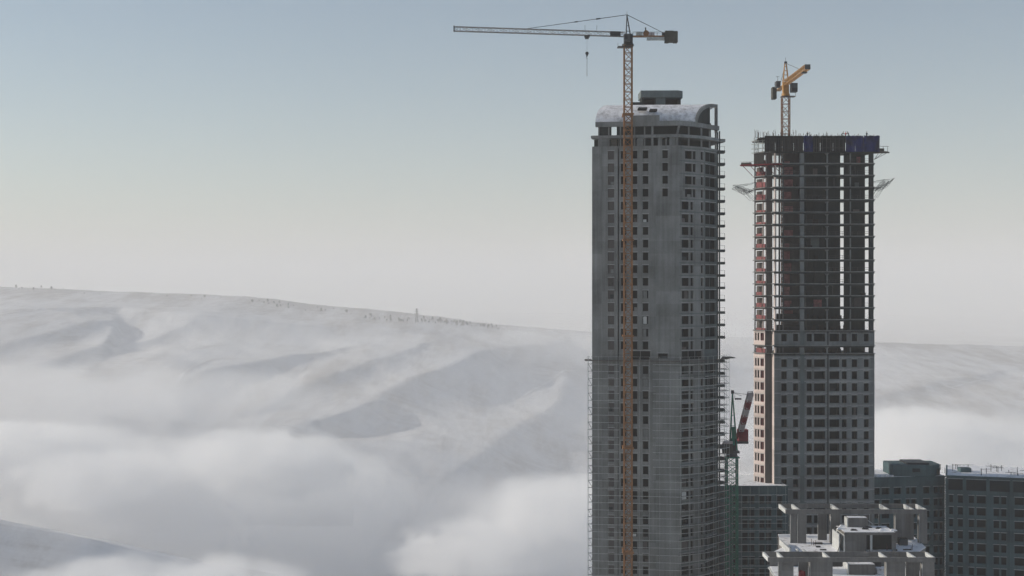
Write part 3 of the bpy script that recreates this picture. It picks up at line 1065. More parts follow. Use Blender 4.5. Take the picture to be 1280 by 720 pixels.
# ------------------------------------------------------------------ the open-framed tower
def open_tower():
    T = thing('tower_block', (84, 390, 0), 'shorter unfinished tower with open dark storeys, blue tarpaulins on top and a sunlit pink side', 'tower')
    k = 382 / F
    Z = lambda py: H + (360 - py) * k
    X = lambda px: (px - 640) * k
    W = Windows(T)
    C = M['conc_b']
    fl, fr = (71.6, 382.0), (98.9, 382.0)
    ret, cor, chm = (71.25, 384.2), (69.4, 384.0), (67.0, 388.0)
    heads = [Z(448.8 + 15.0 * i) for i in range(0, 32)]
    tops = [Z(416.6)]
    zsolid = Z(441.5)
    spans = [(976.3, 983.8), (991, 998), (1008, 1015.2), (1017.2, 1031.7), (1036.5, 1049.5), (1052, 1058.7), (1064.5, 1071.8), (1079.6, 1086.3)]
    tpl = {}
    wall = MB()
    for hd, z0, z1 in ((heads, 0.0, zsolid), (tops, Z(431.5), Z(413))):
        holes = []
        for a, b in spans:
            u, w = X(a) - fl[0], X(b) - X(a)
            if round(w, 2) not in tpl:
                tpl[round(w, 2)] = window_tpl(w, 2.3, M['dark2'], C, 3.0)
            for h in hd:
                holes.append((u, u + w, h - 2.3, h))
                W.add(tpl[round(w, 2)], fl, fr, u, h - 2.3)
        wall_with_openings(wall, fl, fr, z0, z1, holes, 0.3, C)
        # joints and the flat pier in the front
        for px, w in ((1000.2, 1.15), (1034.0, 0.35)):
            wall.box(X(px), X(px) + w, 381.86, 381.997, z0, z1, M['conc_low'] if w > 1 else M['conc_d'])
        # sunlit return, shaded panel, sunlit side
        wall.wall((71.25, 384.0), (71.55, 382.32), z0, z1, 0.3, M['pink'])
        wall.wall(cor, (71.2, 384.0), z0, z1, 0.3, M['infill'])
        side_holes = []
        d = Vector(cor) - Vector(chm)
        L = d.length
        for h in hd:
            for u, w in ((0.45, 0.72), (1.5, 0.78)):
                side_holes.append((u, u + w, h - 2.1, h))
            side_holes.append((2.75, 4.2, h - 2.1, h))
        wall_with_openings(wall, chm, cor, z0, z1, side_holes, 0.3, M['pink'])
        s1 = tpl.setdefault('s', window_tpl(0.72, 2.1, M['dark'], M['infill'], 1.6, .02, .2))
        s2 = tpl.setdefault('t', window_tpl(0.78, 2.1, M['dark'], M['infill'], 1.6, .02, .2))
        s3 = tpl.setdefault('u', window_tpl(1.45, 2.1, M['infill'], M['brick'], 1.1, 0.12, 0.2, bars=1))
        for h in hd:
            W.add(s1, chm, cor, 0.45, h - 2.1); W.add(s2, chm, cor, 1.5, h - 2.1); W.add(s3, chm, cor, 2.75, h - 2.1)
        wall.wall((98.9, 382.3), (98.0, 400), z0, z1, 0.3, C)
        wall.wall((98.0, 400), (70.6, 400), z0, z1, 0.3, C)
        wall.wall((70.5, 400), (67.05, 388.1), z0, z1, 0.3, C)
    wall.build('wall', T)
    W.board_some(.07, 8, ('infill', 'plank', 'brick', 'conc_d'))
    W.finish()
    for h in heads:
        s = MB()
        s.box(71.6, 98.9, 381.95, 381.998, h + 0.42, h + 0.60, M['trim'])
        d = (Vector(cor) - Vector(chm)).normalized()
        s.wall((chm[0] - .05, chm[1]), (cor[0] - 0.02, cor[1]), h + 0.40, h + 0.62, 0.12, M['pink'], -0.12)
        s.build('storey_band', T)
    # open storeys: slab edges with downstand beams
    levels = [Z(p) for p in (441.5, 431.5, 413.0, 399.0, 383.8, 369.0, 354.2, 339.2, 324.3, 309.2, 294.7, 279.6, 264.5, 249.0, 233.4, 218.5, 203.7, 188.4)]
    outline = [(71.0, 381.55), (99.0, 381.55), (99.1, 383.5), (97.5, 394), (72.0, 394), (66.6, 387.6), (69.3, 383.4), (70.9, 383.4)]
    for i, z in enumerate(levels):
        s = MB()
        s.slab(outline, z - 0.22, z, M['conc'])
        for a, b in (((71.6, 382.0), (98.9, 382.0)), ((98.6, 382.3), (97.0, 393.0)), ((67.2, 387.7), (69.6, 384.0)), ((69.6, 384.0), (71.3, 384.0))):
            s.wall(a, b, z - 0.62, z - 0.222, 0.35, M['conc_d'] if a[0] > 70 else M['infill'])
        s.build('floor_slab', T)
    def XD(px, y):
        return (px - 640) * y / F
    ztop_ = Z(187.8)
    cols = [(1000, 1005.4, 382.1, 383.2, 'conc_b'), (1033.3, 1035.0, 382.1, 382.6, 'conc_b'), (1062.4, 1063.8, 382.1, 382.5, 'conc_b'),
            (1087.2, 1092.0, 382.1, 383.5, 'conc_d'), (968.6, 970.4, 382.2, 383.9, 'pink'), (973.4, 975.4, 383.0, 383.4, 'infill'),
            (978.0, 979.6, 383.2, 383.6, 'infill'), (958.2, 965.5, 384.1, 384.4, 'infill'), (943.2, 944.6, 387.4, 387.8, 'infill'), (953.6, 955.0, 385.1, 385.5, 'pink'), (957.0, 958.0, 384.3, 384.6, 'pink')]
    z_open = [(levels[0], levels[1]), (levels[2], ztop_)]
    for p0, p1, y0, y1, m in cols:
        c = MB()
        for z0, z1 in z_open:
            c.box(XD(p0, y0), XD(p1, y0), y0, y1, z0, z1, M[m])
        c.build('column', T)
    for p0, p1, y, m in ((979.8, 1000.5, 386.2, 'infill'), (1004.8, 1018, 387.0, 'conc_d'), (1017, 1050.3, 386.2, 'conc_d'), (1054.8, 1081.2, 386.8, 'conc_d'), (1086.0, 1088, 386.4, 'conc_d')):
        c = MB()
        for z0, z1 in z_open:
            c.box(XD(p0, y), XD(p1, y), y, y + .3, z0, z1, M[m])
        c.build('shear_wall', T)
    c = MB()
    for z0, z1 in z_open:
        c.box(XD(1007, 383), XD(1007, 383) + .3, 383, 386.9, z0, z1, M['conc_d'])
    c.build('shear_wall', T)
    rr = random.Random(5)
    for i in range(1, len(levels)):
        if i == 2:
            continue
        z0, z1 = levels[i - 1], levels[i] - 0.62
        c = MB()                                     # column head bracket
        c.hexa([(X(1033.2), 382.62, z1 - .5), (X(1035.1), 382.62, z1 - .5), (X(1035.1), 383, z1 - .5), (X(1033.2), 383, z1 - .5),
                (X(1031.8), 382.62, z1), (X(1037), 382.62, z1), (X(1037), 383, z1), (X(1031.8), 383, z1)], M['conc_b'])
        c.build('bracket', T)
        hgt = rr.choice((0.6, 0.75, 0.9, 1.1, 1.25, 1.6, 2.0))
        def infill(a, b, lo, hi, m, nm):
            q = MB(); q.wall(a, b, lo, hi, 0.2, M[m]); q.build(nm, T)
        infill((67.5, 387.5), (68.75, 385.5), z0, z0 + hgt, 'brick', 'brick_infill')
        if rr.random() < .8:
            infill((68.95, 385.1), (69.45, 384.3), z0, z0 + hgt * 0.9, 'brick', 'brick_infill')
        infill((67.9, 388.6), (69.2, 386.6), z0, z0 + 2.5, 'infill', 'block_infill')
        if rr.random() < .95:
            hb = rr.choice((0.8, 1.2, 1.7, 2.3, 2.5))
            infill((XD(980.2, 385.9), 385.9), (XD(980.2 + rr.choice((7, 9, 11)), 385.9), 385.9), z0, z0 + hb, 'brick_in', 'brick_infill')
        if i in (1, 3, 4):
            infill((XD(969.5, 383.8), 383.8), (XD(1000, 383.8), 383.8), z0, z0 + 1.5, 'ply', 'board_parapet')
            for q_ in range(7):
                xa = 80.4 + q_ * 1.75 + rr.random() * 0.4
                q = MB(); q.box(xa, xa + 0.8 + rr.random() * 0.5, 384.2, 384.9, z0, z0 + 0.6 + rr.random() * 0.9, M['ply']); q.build('block_stack', T)
        if i > 4:
            for pa, pb in ((1006, 1033), (1035.5, 1062), (1064, 1087), (980, 999.5)):
                if rr.random() < .55:
                    q = MB()
                    for hz in (.55, 1.1):
                        q.bar((XD(pa, 381.75), 381.75, z0 + hz), (XD(pb, 381.75), 381.75, z0 + hz + rr.uniform(-.06, .06)), .07, M['plank'])
                    for f_ in (0.05, .35, .65, .95):
                        xx = XD(pa + (pb - pa) * f_, 381.75)
                        q.bar((xx, 381.75, z0), (xx, 381.75, z0 + 1.15), .07, M['steel'])
                    q.build('guard_rail', T)
                if rr.random() < .45:
                    px = pa + (pb - pa) * rr.uniform(.1, .6)
                    w_ = rr.uniform(4, 11)
                    if not (1046 < px + w_ and px < 1057) and not (1077 < px + w_ and px < 1089):
                        infill((XD(px, 385.2), 385.2), (XD(px + w_, 385.2), 385.2), z0, z0 + rr.choice((.8, 1.4, 2.0, 2.6)), rr.choice(('conc_low', 'infill', 'brick', 'ply')), 'block_infill')
        if i not in (1, 3, 4) and rr.random() < .7:                        # props and loose material left on the storey
            for _ in range(rr.choice((1, 2, 3))):
                px = rr.choice((983, 992, 1010, 1021, 1028, 1041, 1046, 1058, 1068, 1075)) + rr.uniform(-3, 3)
                q = MB(); xx = XD(px, 384.6)
                if rr.random() < .5:
                    q.bar((xx, 384.6, z0), (xx + rr.uniform(-.2, .2), 384.8, z1), .12, M['steel']); q.build('prop', T)
                else:
                    q.box(xx, xx + rr.uniform(.6, 1.6), 384.4, 385.4, z0, z0 + rr.uniform(.3, 1.1), M['ply']); q.build('block_stack', T)
    # side screen at the two top storeys
    p = MB()
    p.wall((66.9, 387.3), (69.0, 383.6), Z(203.7), Z(190), 0.15, M['tarp_k'])
    p.build('side_panel', T)

    # climbing formwork and tarpaulins around the deck under construction
    zt, zb = Z(170.2), Z(190.2)
    zd = zt - 0.40
    panels = [(955, 968, 'ply', 381.0), (968.2, 976.5, 'tarp_k', 380.9), (977, 991, 'ply', 381.0), (991.3, 1003, 'ply', 381.1), (1003.2, 1015, 'tarp', 380.8), (1015.3, 1024, 'tarp_k', 381.0),
              (1024.3, 1040, 'tarp_k', 380.9), (1040.3, 1055.5, 'tarp_k', 381.0), (1055.8, 1067.5, 'tarp', 380.8), (1067.8, 1078, 'tarp', 380.9), (1078.3, 1098, 'tarp', 380.7)]
    for a, b, m, y in panels:
        q = MB()
        n_ = 7
        x0, x1 = X(a), X(b)
        cloth = m == 'tarp'
        vs = []
        for j in range(5):
            for i in range(n_ + 1):
                x = x0 + (x1 - x0) * i / n_
                z = zb + (zt - zb) * j / 4
                yy = y + (0.12 * math.sin(i * 1.7 + j * 0.9 + x0) * (1 if cloth else 0)) - 0.0
                if j == 4 and cloth:
                    z += 0.10 * math.sin(i * 2.1 + x0)
                vs.append((x, yy, z))
        st = n_ + 1
        q.add(vs, [(j * st + i, j * st + i + 1, (j + 1) * st + i + 1, (j + 1) * st + i) for j in range(4) for i in range(n_)], M[m])
        if not cloth:
            for i in range(3):
                x = x0 + (x1 - x0) * (i + 0.5) / 3
                q.box(x - .06, x + .06, y - .12, y - .01, zb, zt + rr.random() * .9, M['black'])
            for z in (zb + 1.0, zt - 0.9):
                q.box(x0, x1, y - .18, y - .125, z, z + .12, M['black'])
        tag(q.build('tarpaulin' if cloth else 'form_panel', T), 'navy blue tarpaulin' if cloth else None)
    q = MB(); q.wall((99.9, 381.3), (98.6, 393), zb, zt, 0.1, M['tarp']); q.build('tarpaulin', T)
    q = MB(); q.box(67.5, 99.8, 381.3, 393.4, zd - 0.25, zd, M['ply']); q.build('deck', T)
    # starter bars standing out of the deck
    for i in range(34):
        x = X(942) + (X(1096) - X(942)) * (i + rr.random() * 0.8) / 34
        y = 381.4 + rr.random() * 4
        q = MB()
        hh = 0.75 + rr.random() * 1.1 + (0.7 if 941 < 640 + x / y * F < 998 else 0)
        for _ in range(rr.choice((2, 3, 4))):
            dx = rr.uniform(-.3, .3)
            q.bar((x + dx, y + rr.uniform(-.2, .2), zd), (x + dx + rr.uniform(-.08, .08), y, zd + hh * rr.uniform(.7, 1.1)), 0.06, M['rebar'])
        q.build('starter_bars', T)
    # edge frame at the left corner
    q = MB()
    q.lattice((67.4, 386.2, Z(190)), (67.4, 386.2, Z(170)), 1.1, 1.1, 1.1, 0.08, 0.06, M['galv'])
    q.lattice((69.4, 384.4, Z(190)), (69.4, 384.4, Z(171)), 1.2, 1.2, 1.2, 0.08, 0.06, M['galv'])
    for z in (Z(174), Z(178), Z(184), Z(189)):
        q.bar((66.3, 387.6, z), (70.6, 383.2, z), 0.1, M['galv'], 0.18)
    q.build('edge_frame', T)

    # bracket platforms and catch fans
    q = MB()
    zz = Z(206)
    q.slab([(62.6, 384.6), (70.0, 381.0), (73.5, 381.0), (73.5, 382), (70.6, 384), (66.6, 387.6), (63.2, 387.0)], zz, zz + 0.25, M['red'])
    for x, y in ((63.6, 385.6), (65.4, 384.6), (67.3, 383.6), (69.3, 382.6), (71.2, 382.0)):
        q.bar((x, y, zz), (x + 3.0, y + 2.0, zz - 2.6), 0.12, M['red'])
        q.bar((x, y, zz), (x, y, zz + 1.05), 0.07, M['rebar'])
    q.bar((63.0, 385.4, zz + 1.05), (66.2, 383.8, zz + 1.05), 0.06, M['rebar'])
    q.slab([(63.0, 385.2), (65.6, 384.0), (66.0, 385.4), (63.4, 386.6)], zz + 0.25, zz + 0.85, M['plank'])
    tag(q.build('bracket_platform', T), 'red bracket platform at the left corner')
    q = MB()
    zz = Z(190.5)
    q.slab([(99.4, 381.2), (102.4, 382.4), (103.6, 384.2), (99.2, 386)], zz, zz + 0.35, M['plank'])
    q.slab([(99.6, 381.5), (101.6, 382.2), (101.8, 384.4), (99.6, 385)], zz + 0.35, zz + 1.1, M['ply'])
    for x in (100.2, 101.4, 102.6):
        q.bar((x, 382.4, zz), (x, 382.4, zz + 1.7), 0.08, M['steel'])
        q.bar((x, 382.4, zz), (99.0, 382.6, zz - 1.9), 0.12, M['steel'])
    q.bar((99.8, 382.0, zz + 1.7), (103.0, 382.8, zz + 1.7), 0.1, M['steel'])
    tag(q.build('bracket_platform', T), 'dark bracket platform at the right corner')
    for root, tip, lab in (((67.0, 386.6), -1, 'grey safety net fan on the left'), ((99.2, 382.6), 1, 'grey safety net fan on the right')):
        q = MB()
        zr = Z(234)
        sx = tip * (6.0 if tip < 0 else 5.2)
        rows = []
        for i in range(9):                       # outrigger poles, then the sagging net between them
            y = root[1] - 2.2 + i * 1.1
            tipz = zr + (0.6 if tip < 0 else 2.2) + 0.35 * math.sin(i * 1.3)
            e = Vector((root[0] + sx * (0.86 + 0.14 * math.sin(i * 0.8)), y, tipz))
            if i % 2 == 0:
                q.bar((root[0], y, zr - 0.9), e, 0.09, M['steel'])
                q.bar((root[0] - tip * 0.3, y, zr + 1.6), e, 0.05, M['steel'])
                q.bar((root[0], y, zr - 3.1), Vector((root[0], y, zr)) + (e - Vector((root[0], y, zr))) * .7, 0.06, M['steel'])
            row = []
            for j in range(9):
                t_ = j / 8
                a_ = Vector((root[0], y, zr - 0.3)).lerp(e, t_)
                a_.z -= 1.5 * math.sin(math.pi * t_) * (0.6 + 0.4 * math.sin(i * 2.0))
                row.append(a_)
            rows.append(row)
        for row in rows:
            for a_, b_ in zip(row[:-1], row[1:]):
                q.bar(a_, b_, 0.05, M['net'])
        for j in range(9):
            for r0, r1 in zip(rows[:-1], rows[1:]):
                q.bar(r0[j], r1[j], 0.05, M['net'])
        tag(q.build('safety_net', T), lab)
    return zd

# ------------------------------------------------------------------ people on the deck
def mat_worker(name, jacket, trousers):
    m, t = new_mat(name)
    tc = N(t, 'ShaderNodeTexCoord')
    sep = N(t, 'ShaderNodeSeparateXYZ')
    t.links.new(tc.outputs['Object'], sep.inputs[0])
    f = math_n(t, 'DIVIDE', sep.outputs['Z'], 2.0)
    r = ramp(t, f, [(0.0, (0.02, 0.018, 0.016)), (0.06, trousers), (0.45, jacket), (0.745, (0.40, 0.25, 0.18))])
    t.nodes[r.node.name].color_ramp.interpolation = 'CONSTANT'
    b = N(t, 'ShaderNodeBsdfPrincipled', Roughness=0.85)
    t.links.new(r, b.inputs['Base Color'])
    o = N(t, 'ShaderNodeOutputMaterial')
    t.links.new(b.outputs[0], o.inputs[0])
    return m

def person(loc, rz, jacket, trousers, hat, label, lean=0.0, arms=(0.2, -0.1)):
    joints = {'pelvis': (0, 0, .95, .135), 'waist': (0, -.02 - lean * .1, 1.12, .125), 'chest': (0, -.03 - lean * .3, 1.33, .15), 'neck': (0, -.03 - lean * .45, 1.50, .058),
              'chin': (0, -.05 - lean * .5, 1.58, .082), 'head': (0, -.05 - lean * .55, 1.68, .098), 'top': (0, -.04 - lean * .58, 1.77, .07)}
    edges = [('pelvis', 'waist'), ('waist', 'chest'), ('chest', 'neck'), ('neck', 'chin'), ('chin', 'head'), ('head', 'top')]
    for s, nm in ((-1, 'l'), (1, 'r')):
        sw = arms[0 if s < 0 else 1]
        joints[nm + 'hip'] = (s * .10, 0, .90, .10)
        joints[nm + 'knee'] = (s * .12, -.05 * s, .50, .068)
        joints[nm + 'ank'] = (s * .13, .02 * s, .09, .046)
        joints[nm + 'toe'] = (s * .14, -.15 + .02 * s, .045, .042)
        joints[nm + 'sh'] = (s * .20, -.03 - lean * .35, 1.42, .075)
        joints[nm + 'el'] = (s * .27, -.05 - lean * .5 - sw * .3, 1.15 + abs(sw) * .1, .052)
        joints[nm + 'wr'] = (s * .25, -.12 - lean * .6 - sw * .8, .93 + sw * .35, .036)
        joints[nm + 'ha'] = (s * .245, -.16 - lean * .6 - sw * .95, .85 + sw * .40, .03)
        edges += [('pelvis', nm + 'hip'), (nm + 'hip', nm + 'knee'), (nm + 'knee', nm + 'ank'), (nm + 'ank', nm + 'toe'),
                  ('chest', nm + 'sh'), (nm + 'sh', nm + 'el'), (nm + 'el', nm + 'wr'), (nm + 'wr', nm + 'ha')]
    names = list(joints)
    me = bpy.data.meshes.new('person')
    me.from_pydata([joints[n][:3] for n in names], [(names.index(a), names.index(b)) for a, b in edges], [])
    o = bpy.data.objects.new('person', me)
    COL.objects.link(o)
    md = o.modifiers.new('skin', 'SKIN')
    for n_, sv in zip(names, me.skin_vertices[0].data):
        sv.radius = (joints[n_][3],) * 2
        sv.use_root = n_ == 'pelvis'
    md.use_smooth_shade = True
    sb = o.modifiers.new('subdivision', 'SUBSURF')
    sb.levels = sb.render_levels = 1
    me.materials.append(mat_worker('work_clothes', jacket, trousers))
    o.location = loc
    o.rotation_euler = (0, 0, rz)
    tag(o, label, 'person', 'workers on the top deck of the unfinished tower')
    OFF[o.name] = Vector((0, 0, 0))
    h = MB()
    c = Vector((0, joints['head'][1], 1.70))
    rings = []
    for zq, rq in ((0.0, .135), (0.02, .125), (.07, .118), (.12, .085), (.145, .0)):
        rings.append([(c.x + rq * math.cos(a * math.pi / 6), c.y + 1.12 * rq * math.sin(a * math.pi / 6), c.z + zq) for a in range(12)])
    h.add([p for r_ in rings for p in r_], [(i * 12 + j, i * 12 + (j + 1) % 12, (i + 1) * 12 + (j + 1) % 12, (i + 1) * 12 + j) for i in range(4) for j in range(12)], hat)
    hm = h.build('hard_hat', None, True)
    hm.parent = o
    return o

# ------------------------------------------------------------------ cranes
def big_crane():
    d = 345.0
    k = d / F
    Z = lambda py: H + (360 - py) * k
    X = lambda px: (px - 640) * k
    x = X(785)
    y = d
    T = thing('tower_crane', (x, y, 0), 'tall orange-red tower crane in front of the curved-roof tower, long jib to the left', 'crane')
    m = M['rust']
    q = MB(); q.lattice((x, y, 0), (x, y, Z(57)), 1.9, 1.9, 1.9, 0.30, 0.15, m); q.build('mast', T)
    for z in (Z(143), Z(300), Z(420), Z(560), Z(690)):
        q = MB()
        q.box(x - 1.35, x + 1.35, y - 1.35, y + 1.35, z - .2, z + .2, m)
        q.bar((x - 1, y + 1.2, z), (x - 1, 350.2, z), 0.25, m)
        q.bar((x + 1, y + 1.2, z), (x + 1, 350.0, z), 0.25, m)
        q.build('wall_tie', T)
    q = MB()
    q.tube((x, y, Z(57)), (x, y, Z(55)), 1.5, 1.4, M['black'], 16)
    q.box(x - 2.6, x + 1.2, y - 1.4, y + 1.4, Z(59.4), Z(58.6), M['black'])
    q.bar((x - 2.6, y - 1.4, Z(59)), (x - 2.6, y - 1.4, Z(55)), 0.06, M['black'])
    q.build('slewing_ring', T)
    q = MB()
    q.box(x - 1.05, x + .35, y - 2.4, y - 1.0, Z(53.5), Z(44.5), M['steel'])
    q.box(x - 1.08, x - .3, y - 2.43, y - 1.6, Z(51), Z(46), M['black'])
    q.build('cab', T)
    zt = Z(18.5)
    q = MB()
    for sx, sy in ((-.55, -.6), (.95, -.6), (-.55, .6), (.95, .6)):
        q.bar((x + sx, y + sy, Z(55)), (x - .25, y + sy * .2, zt), 0.17, M['black'])
    for f in (.25, .5, .75):
        z = Z(46) + (zt - Z(46)) * f
        q.bar((x - .55 + .3 * f, y - .6 + .4 * f, z), (x + .95 - 1.2 * f, y - .6 + .4 * f, z), 0.08, M['black'])
        q.bar((x - .55 + .3 * f, y + .6 - .4 * f, z), (x + .95 - 1.2 * f, y + .6 - .4 * f, z), 0.08, M['black'])
    q.box(x - 1.0, x + 1.1, y - 1.0, y + 1.0, Z(54.5), Z(43), M['black'])
    q.bar((x - .25, y, zt), (x - .25, y, Z(14.5)), 0.07, M['black'])
    q.build('tower_head', T)
    # jib: to the left and a little towards the camera
    J0 = Vector((x - 0.9, y - .1, Z(43.2)))
    J1 = Vector(((567.5 - 640) * 337.5 / F, 337.5, H + (360 - 36.2) * 337.5 / F))
    q = MB()
    dj = (J1 - J0).normalized()
    L = (J1 - J0).length
    q.lattice(J0, J1, 1.1, 1.05, 1.5, 0.12, 0.07, M['jib'])
    q.box(J1.x - .1, J1.x + .15, J1.y - .7, J1.y + .7, J1.z - .65, J1.z + .7, M['steel'])
    q.build('jib', T)
    q = MB()
    a = J0 + dj * 1.0; b = J0 + dj * 3.6
    q.hexa([a + Vector((0, -.7, -.55)), a + Vector((0, .7, -.55)), b + Vector((0, .7, -.55)), b + Vector((0, -.7, -.55)),
            a + Vector((0, -.7, .6)), a + Vector((0, .7, .6)), b + Vector((0, .7, .6)), b + Vector((0, -.7, .6))], M['black'])
    q.build('jib_winch', T)
    for f in (0.165, 0.235):
        c = J0 + dj * (L * f)
        q = MB(); q.bar(c + Vector((0, 0, .5)), c + Vector((0, 0, 2.0)), 0.06, M['black']); q.build('rope_guide', T)
    # counter-jib, winch house, ballast
    q = MB()
    zc = Z(45.6)
    q.box(x + .9, X(830), y - .75, y + .75, zc - .12, zc + .12, m)
    for sy in (-.75, .75):
        q.bar((x + .9, y + sy, zc + 1.0), (X(829), y + sy, zc + 1.0), 0.06, M['steel'])
        for i in range(6):
            xx = x + 1.2 + i * 1.5
            q.bar((xx, y + sy, zc), (xx, y + sy, zc + 1.0), 0.05, M['steel'])
    q.build('counter_jib', T)
    q = MB()
    q.box(X(795), X(803), y - .5, y + .5, zc + .125, zc + 1.1, M['galv'])
    q.tube((X(807.5), y - .6, zc + .75), (X(807.5), y + .6, zc + .75), .7, .7, M['rust'], 14)
    q.box(X(804), X(818), y - .45, y + .45, zc + .125, zc + .95, M['white'])
    q.bar((X(807), y, zc + .9), (X(807), y, zc + 2.2), 0.3, M['steel'])
    q.build('hoist_winch', T)
    q = MB()
    q.box(X(808), X(830), y - .82, y - .78, Z(51.4), Z(47), M['galv'])
    q.build('side_panel', T)
    q = MB()
    for i in range(3):
        q.box(X(831) + i * 1.04, X(831) + i * 1.04 + 1.0, y - 1.1, y + 1.1, Z(53.4) + .12 * (i % 2), Z(39.2) - .1 * (i == 2), M['ballast'])
    q.box(X(827.5), X(831) - .01, y - .6, y + .6, Z(50), Z(41), M['black'])
    q.build('counterweight', T)
    apex = Vector((x - .25, y, zt))
    t1 = J0 + dj * ((785 - 655) / (785 - 567.5) * L) + Vector((0, 0, .5))
    for e in (t1, Vector((X(829), y, Z(41)))):
        q = MB()
        q.bar(apex + Vector((0, -.12, 0)), e, 0.10, M['black']); q.bar(apex + Vector((0, .12, 0)), e, 0.10, M['black'])
        q.build('tie_bar', T)
    c = apex.lerp(t1, .26); c2 = apex.lerp(t1, .30)
    q = MB(); q.bar(c, c2, 0.3, M['black']); q.build('tie_coupling', T); q = MB(); c = apex.lerp(t1, .48); c2 = apex.lerp(t1, .51); q.bar(c, c2, 0.25, M['black']); q.build('tie_coupling', T)
    # trolley, rope and hook
    tr = J0 + dj * ((785 - 736.5) / (785 - 567.5) * L)
    q = MB()
    q.box(tr.x - .65, tr.x + .65, tr.y - .75, tr.y + .75, tr.z - .95, tr.z - .62, M['black'])
    q.box(tr.x - .5, tr.x + .4, tr.y - .4, tr.y + .4, tr.z - 1.4, tr.z - .95, M['steel'])
    for sx in (-.5, .5):
        q.tube((tr.x + sx, tr.y - .7, tr.z - .55), (tr.x + sx, tr.y + .7, tr.z - .55), .14, .14, M['black'])
    q.build('trolley', T)
    kz = tr.y / F
    zh = H + (360 - 65.5) * kz
    q = MB()
    for sx in (-.14, .14):
        q.bar((tr.x + sx, tr.y, tr.z - 1.3), (tr.x + sx, tr.y, zh), 0.022, M['steel'])
    q.build('hoist_rope', T)
    q = MB()
    q.tube((tr.x, tr.y - .14, zh - .25), (tr.x, tr.y + .14, zh - .25), .42, .42, M['black'], 14)
    q.box(tr.x - .2, tr.x + .2, tr.y - .17, tr.y + .17, zh - .95, zh - .2, M['black'])
    ang = [(math.cos(t_) * .22, math.sin(t_) * .22) for t_ in np.linspace(1.5, 5.6, 8)]
    for (ax, az), (bx, bz) in zip(ang[:-1], ang[1:]):
        q.bar((tr.x + ax, tr.y, zh - 1.2 + az), (tr.x + bx, tr.y, zh - 1.2 + bz), .1, M['black'])
    q.build('hook_block', T)
    q = MB()
    q.bar((tr.x, tr.y, zh - 1.3), (tr.x, tr.y, H + (360 - 95.5) * kz), 0.09, M['steel'])
    q.build('sling', T)

def yellow_crane():
    y = 388.0
    k = y / F
    Z = lambda py: H + (360 - py) * k
    x = (982.0 - 640) * k
    T = thing('tower_crane', (x, y, 0), 'yellow tower crane rising from the top of the unfinished tower, jib pointing at the viewer', 'crane')
    m = M['yellow']
    q = MB(); q.lattice((x, y, 0), (x, y, Z(121)), 2.0, 2.0, 2.05, 0.24, 0.13, M['rust2']); q.build('mast', T)
    q = MB()
    q.tube((x, y, Z(121)), (x, y, Z(117)), 1.25, 1.1, m, 16)
    q.box(x - 1.3, x + 2.6, y - 1.3, y + 1.3, Z(121.2), Z(120.4), M['steel'])
    q.bar((x + 2.5, y - 1.3, Z(120)), (x + 2.5, y - 1.3, Z(116)), .06, M['steel'])
    q.build('slewing_ring', T)
    q = MB(); q.box(x - .8, x + .8, y - .8, y + .8, Z(117), Z(103), m); q.build('slewing_tower', T)
    q = MB()
    q.box(x + 1.25, x + 2.9, y - 2.2, y + .2, Z(115.8), Z(105), M['black'])
    q.box(x + 1.3, x + 2.85, y - 2.24, y - 2.21, Z(111), Z(106), M['steel'])
    q.build('cab', T)
    q = MB()
    for sx, sy in ((-.75, -.75), (.75, -.75), (-.75, .75), (.75, .75)):
        q.bar((x + sx, y + sy, Z(104)), (x + sx * .25, y + sy * .25, Z(78)), 0.15, m)
    for f in (.2, .4, .6, .8):
        z = Z(104) + (Z(78) - Z(104)) * f
        w = .75 * (1 - f) + .19 * f
        for a, b in (((-1, -1), (1, -1)), ((1, -1), (1, 1)), ((1, 1), (-1, 1)), ((-1, 1), (-1, -1))):
            q.bar((x + a[0] * w, y + a[1] * w, z), (x + b[0] * w, y + b[1] * w, z), .08, m)
    q.box(x - .35, x + .35, y - .35, y + .35, Z(79.5), Z(77), M['black'])
    q.bar((x, y, Z(77)), (x, y, Z(72)), .07, M['black'])
    q.build('tower_head', T)
    zj = Z(104.2)
    y1 = 358.0
    q = MB()
    q.lattice((x - .1, y - .7, zj), (x - .1 - .2, y1, zj - .2), 1.15, 1.2, 1.4, 0.15, 0.085, m)
    q.box(x - .95, x + .45, y1 - .2, y1 + .1, zj - .8, zj + .45, M['steel'])
    q.build('jib', T)
    q = MB()
    q.box(x - .75, x + .75, y + .7, y + 12, zj - .55, zj - .3, m)
    q.build('counter_jib', T)
    q = MB()
    q.box(x - 2.0, x - .8, y + 3, y + 5.6, zj - .5, zj + 1.1, M['steel'])
    q.bar((x - 1.6, y + 3, zj + 1.1), (x - 1.6, y + 3, zj + 2.3), .09, M['steel'])
    q.bar((x - 2.1, y + 3, zj + 2.3), (x - 1.1, y + 3, zj + 2.3), .09, M['steel'])
    q.build('hoist_winch', T)
    q = MB(); q.box(x - 1.9, x - .76, y + 9, y + 11.6, zj - 3.0, zj + .3, M['ballast']); q.build('counterweight', T)
    q = MB(); q.bar((x, y, Z(79)), (x - .3, y1 + 9, zj + .6), .09, M['steel']); q.build('tie_bar', T)
    q = MB(); q.bar((x, y, Z(79)), (x, y + 10, zj - .3), .09, M['steel']); q.build('tie_bar', T)
    q = MB(); q.box(x - .8, x + .5, y1 + 4, y1 + 5.4, zj - 1.1, zj - .62, M['steel']); q.build('trolley', T)

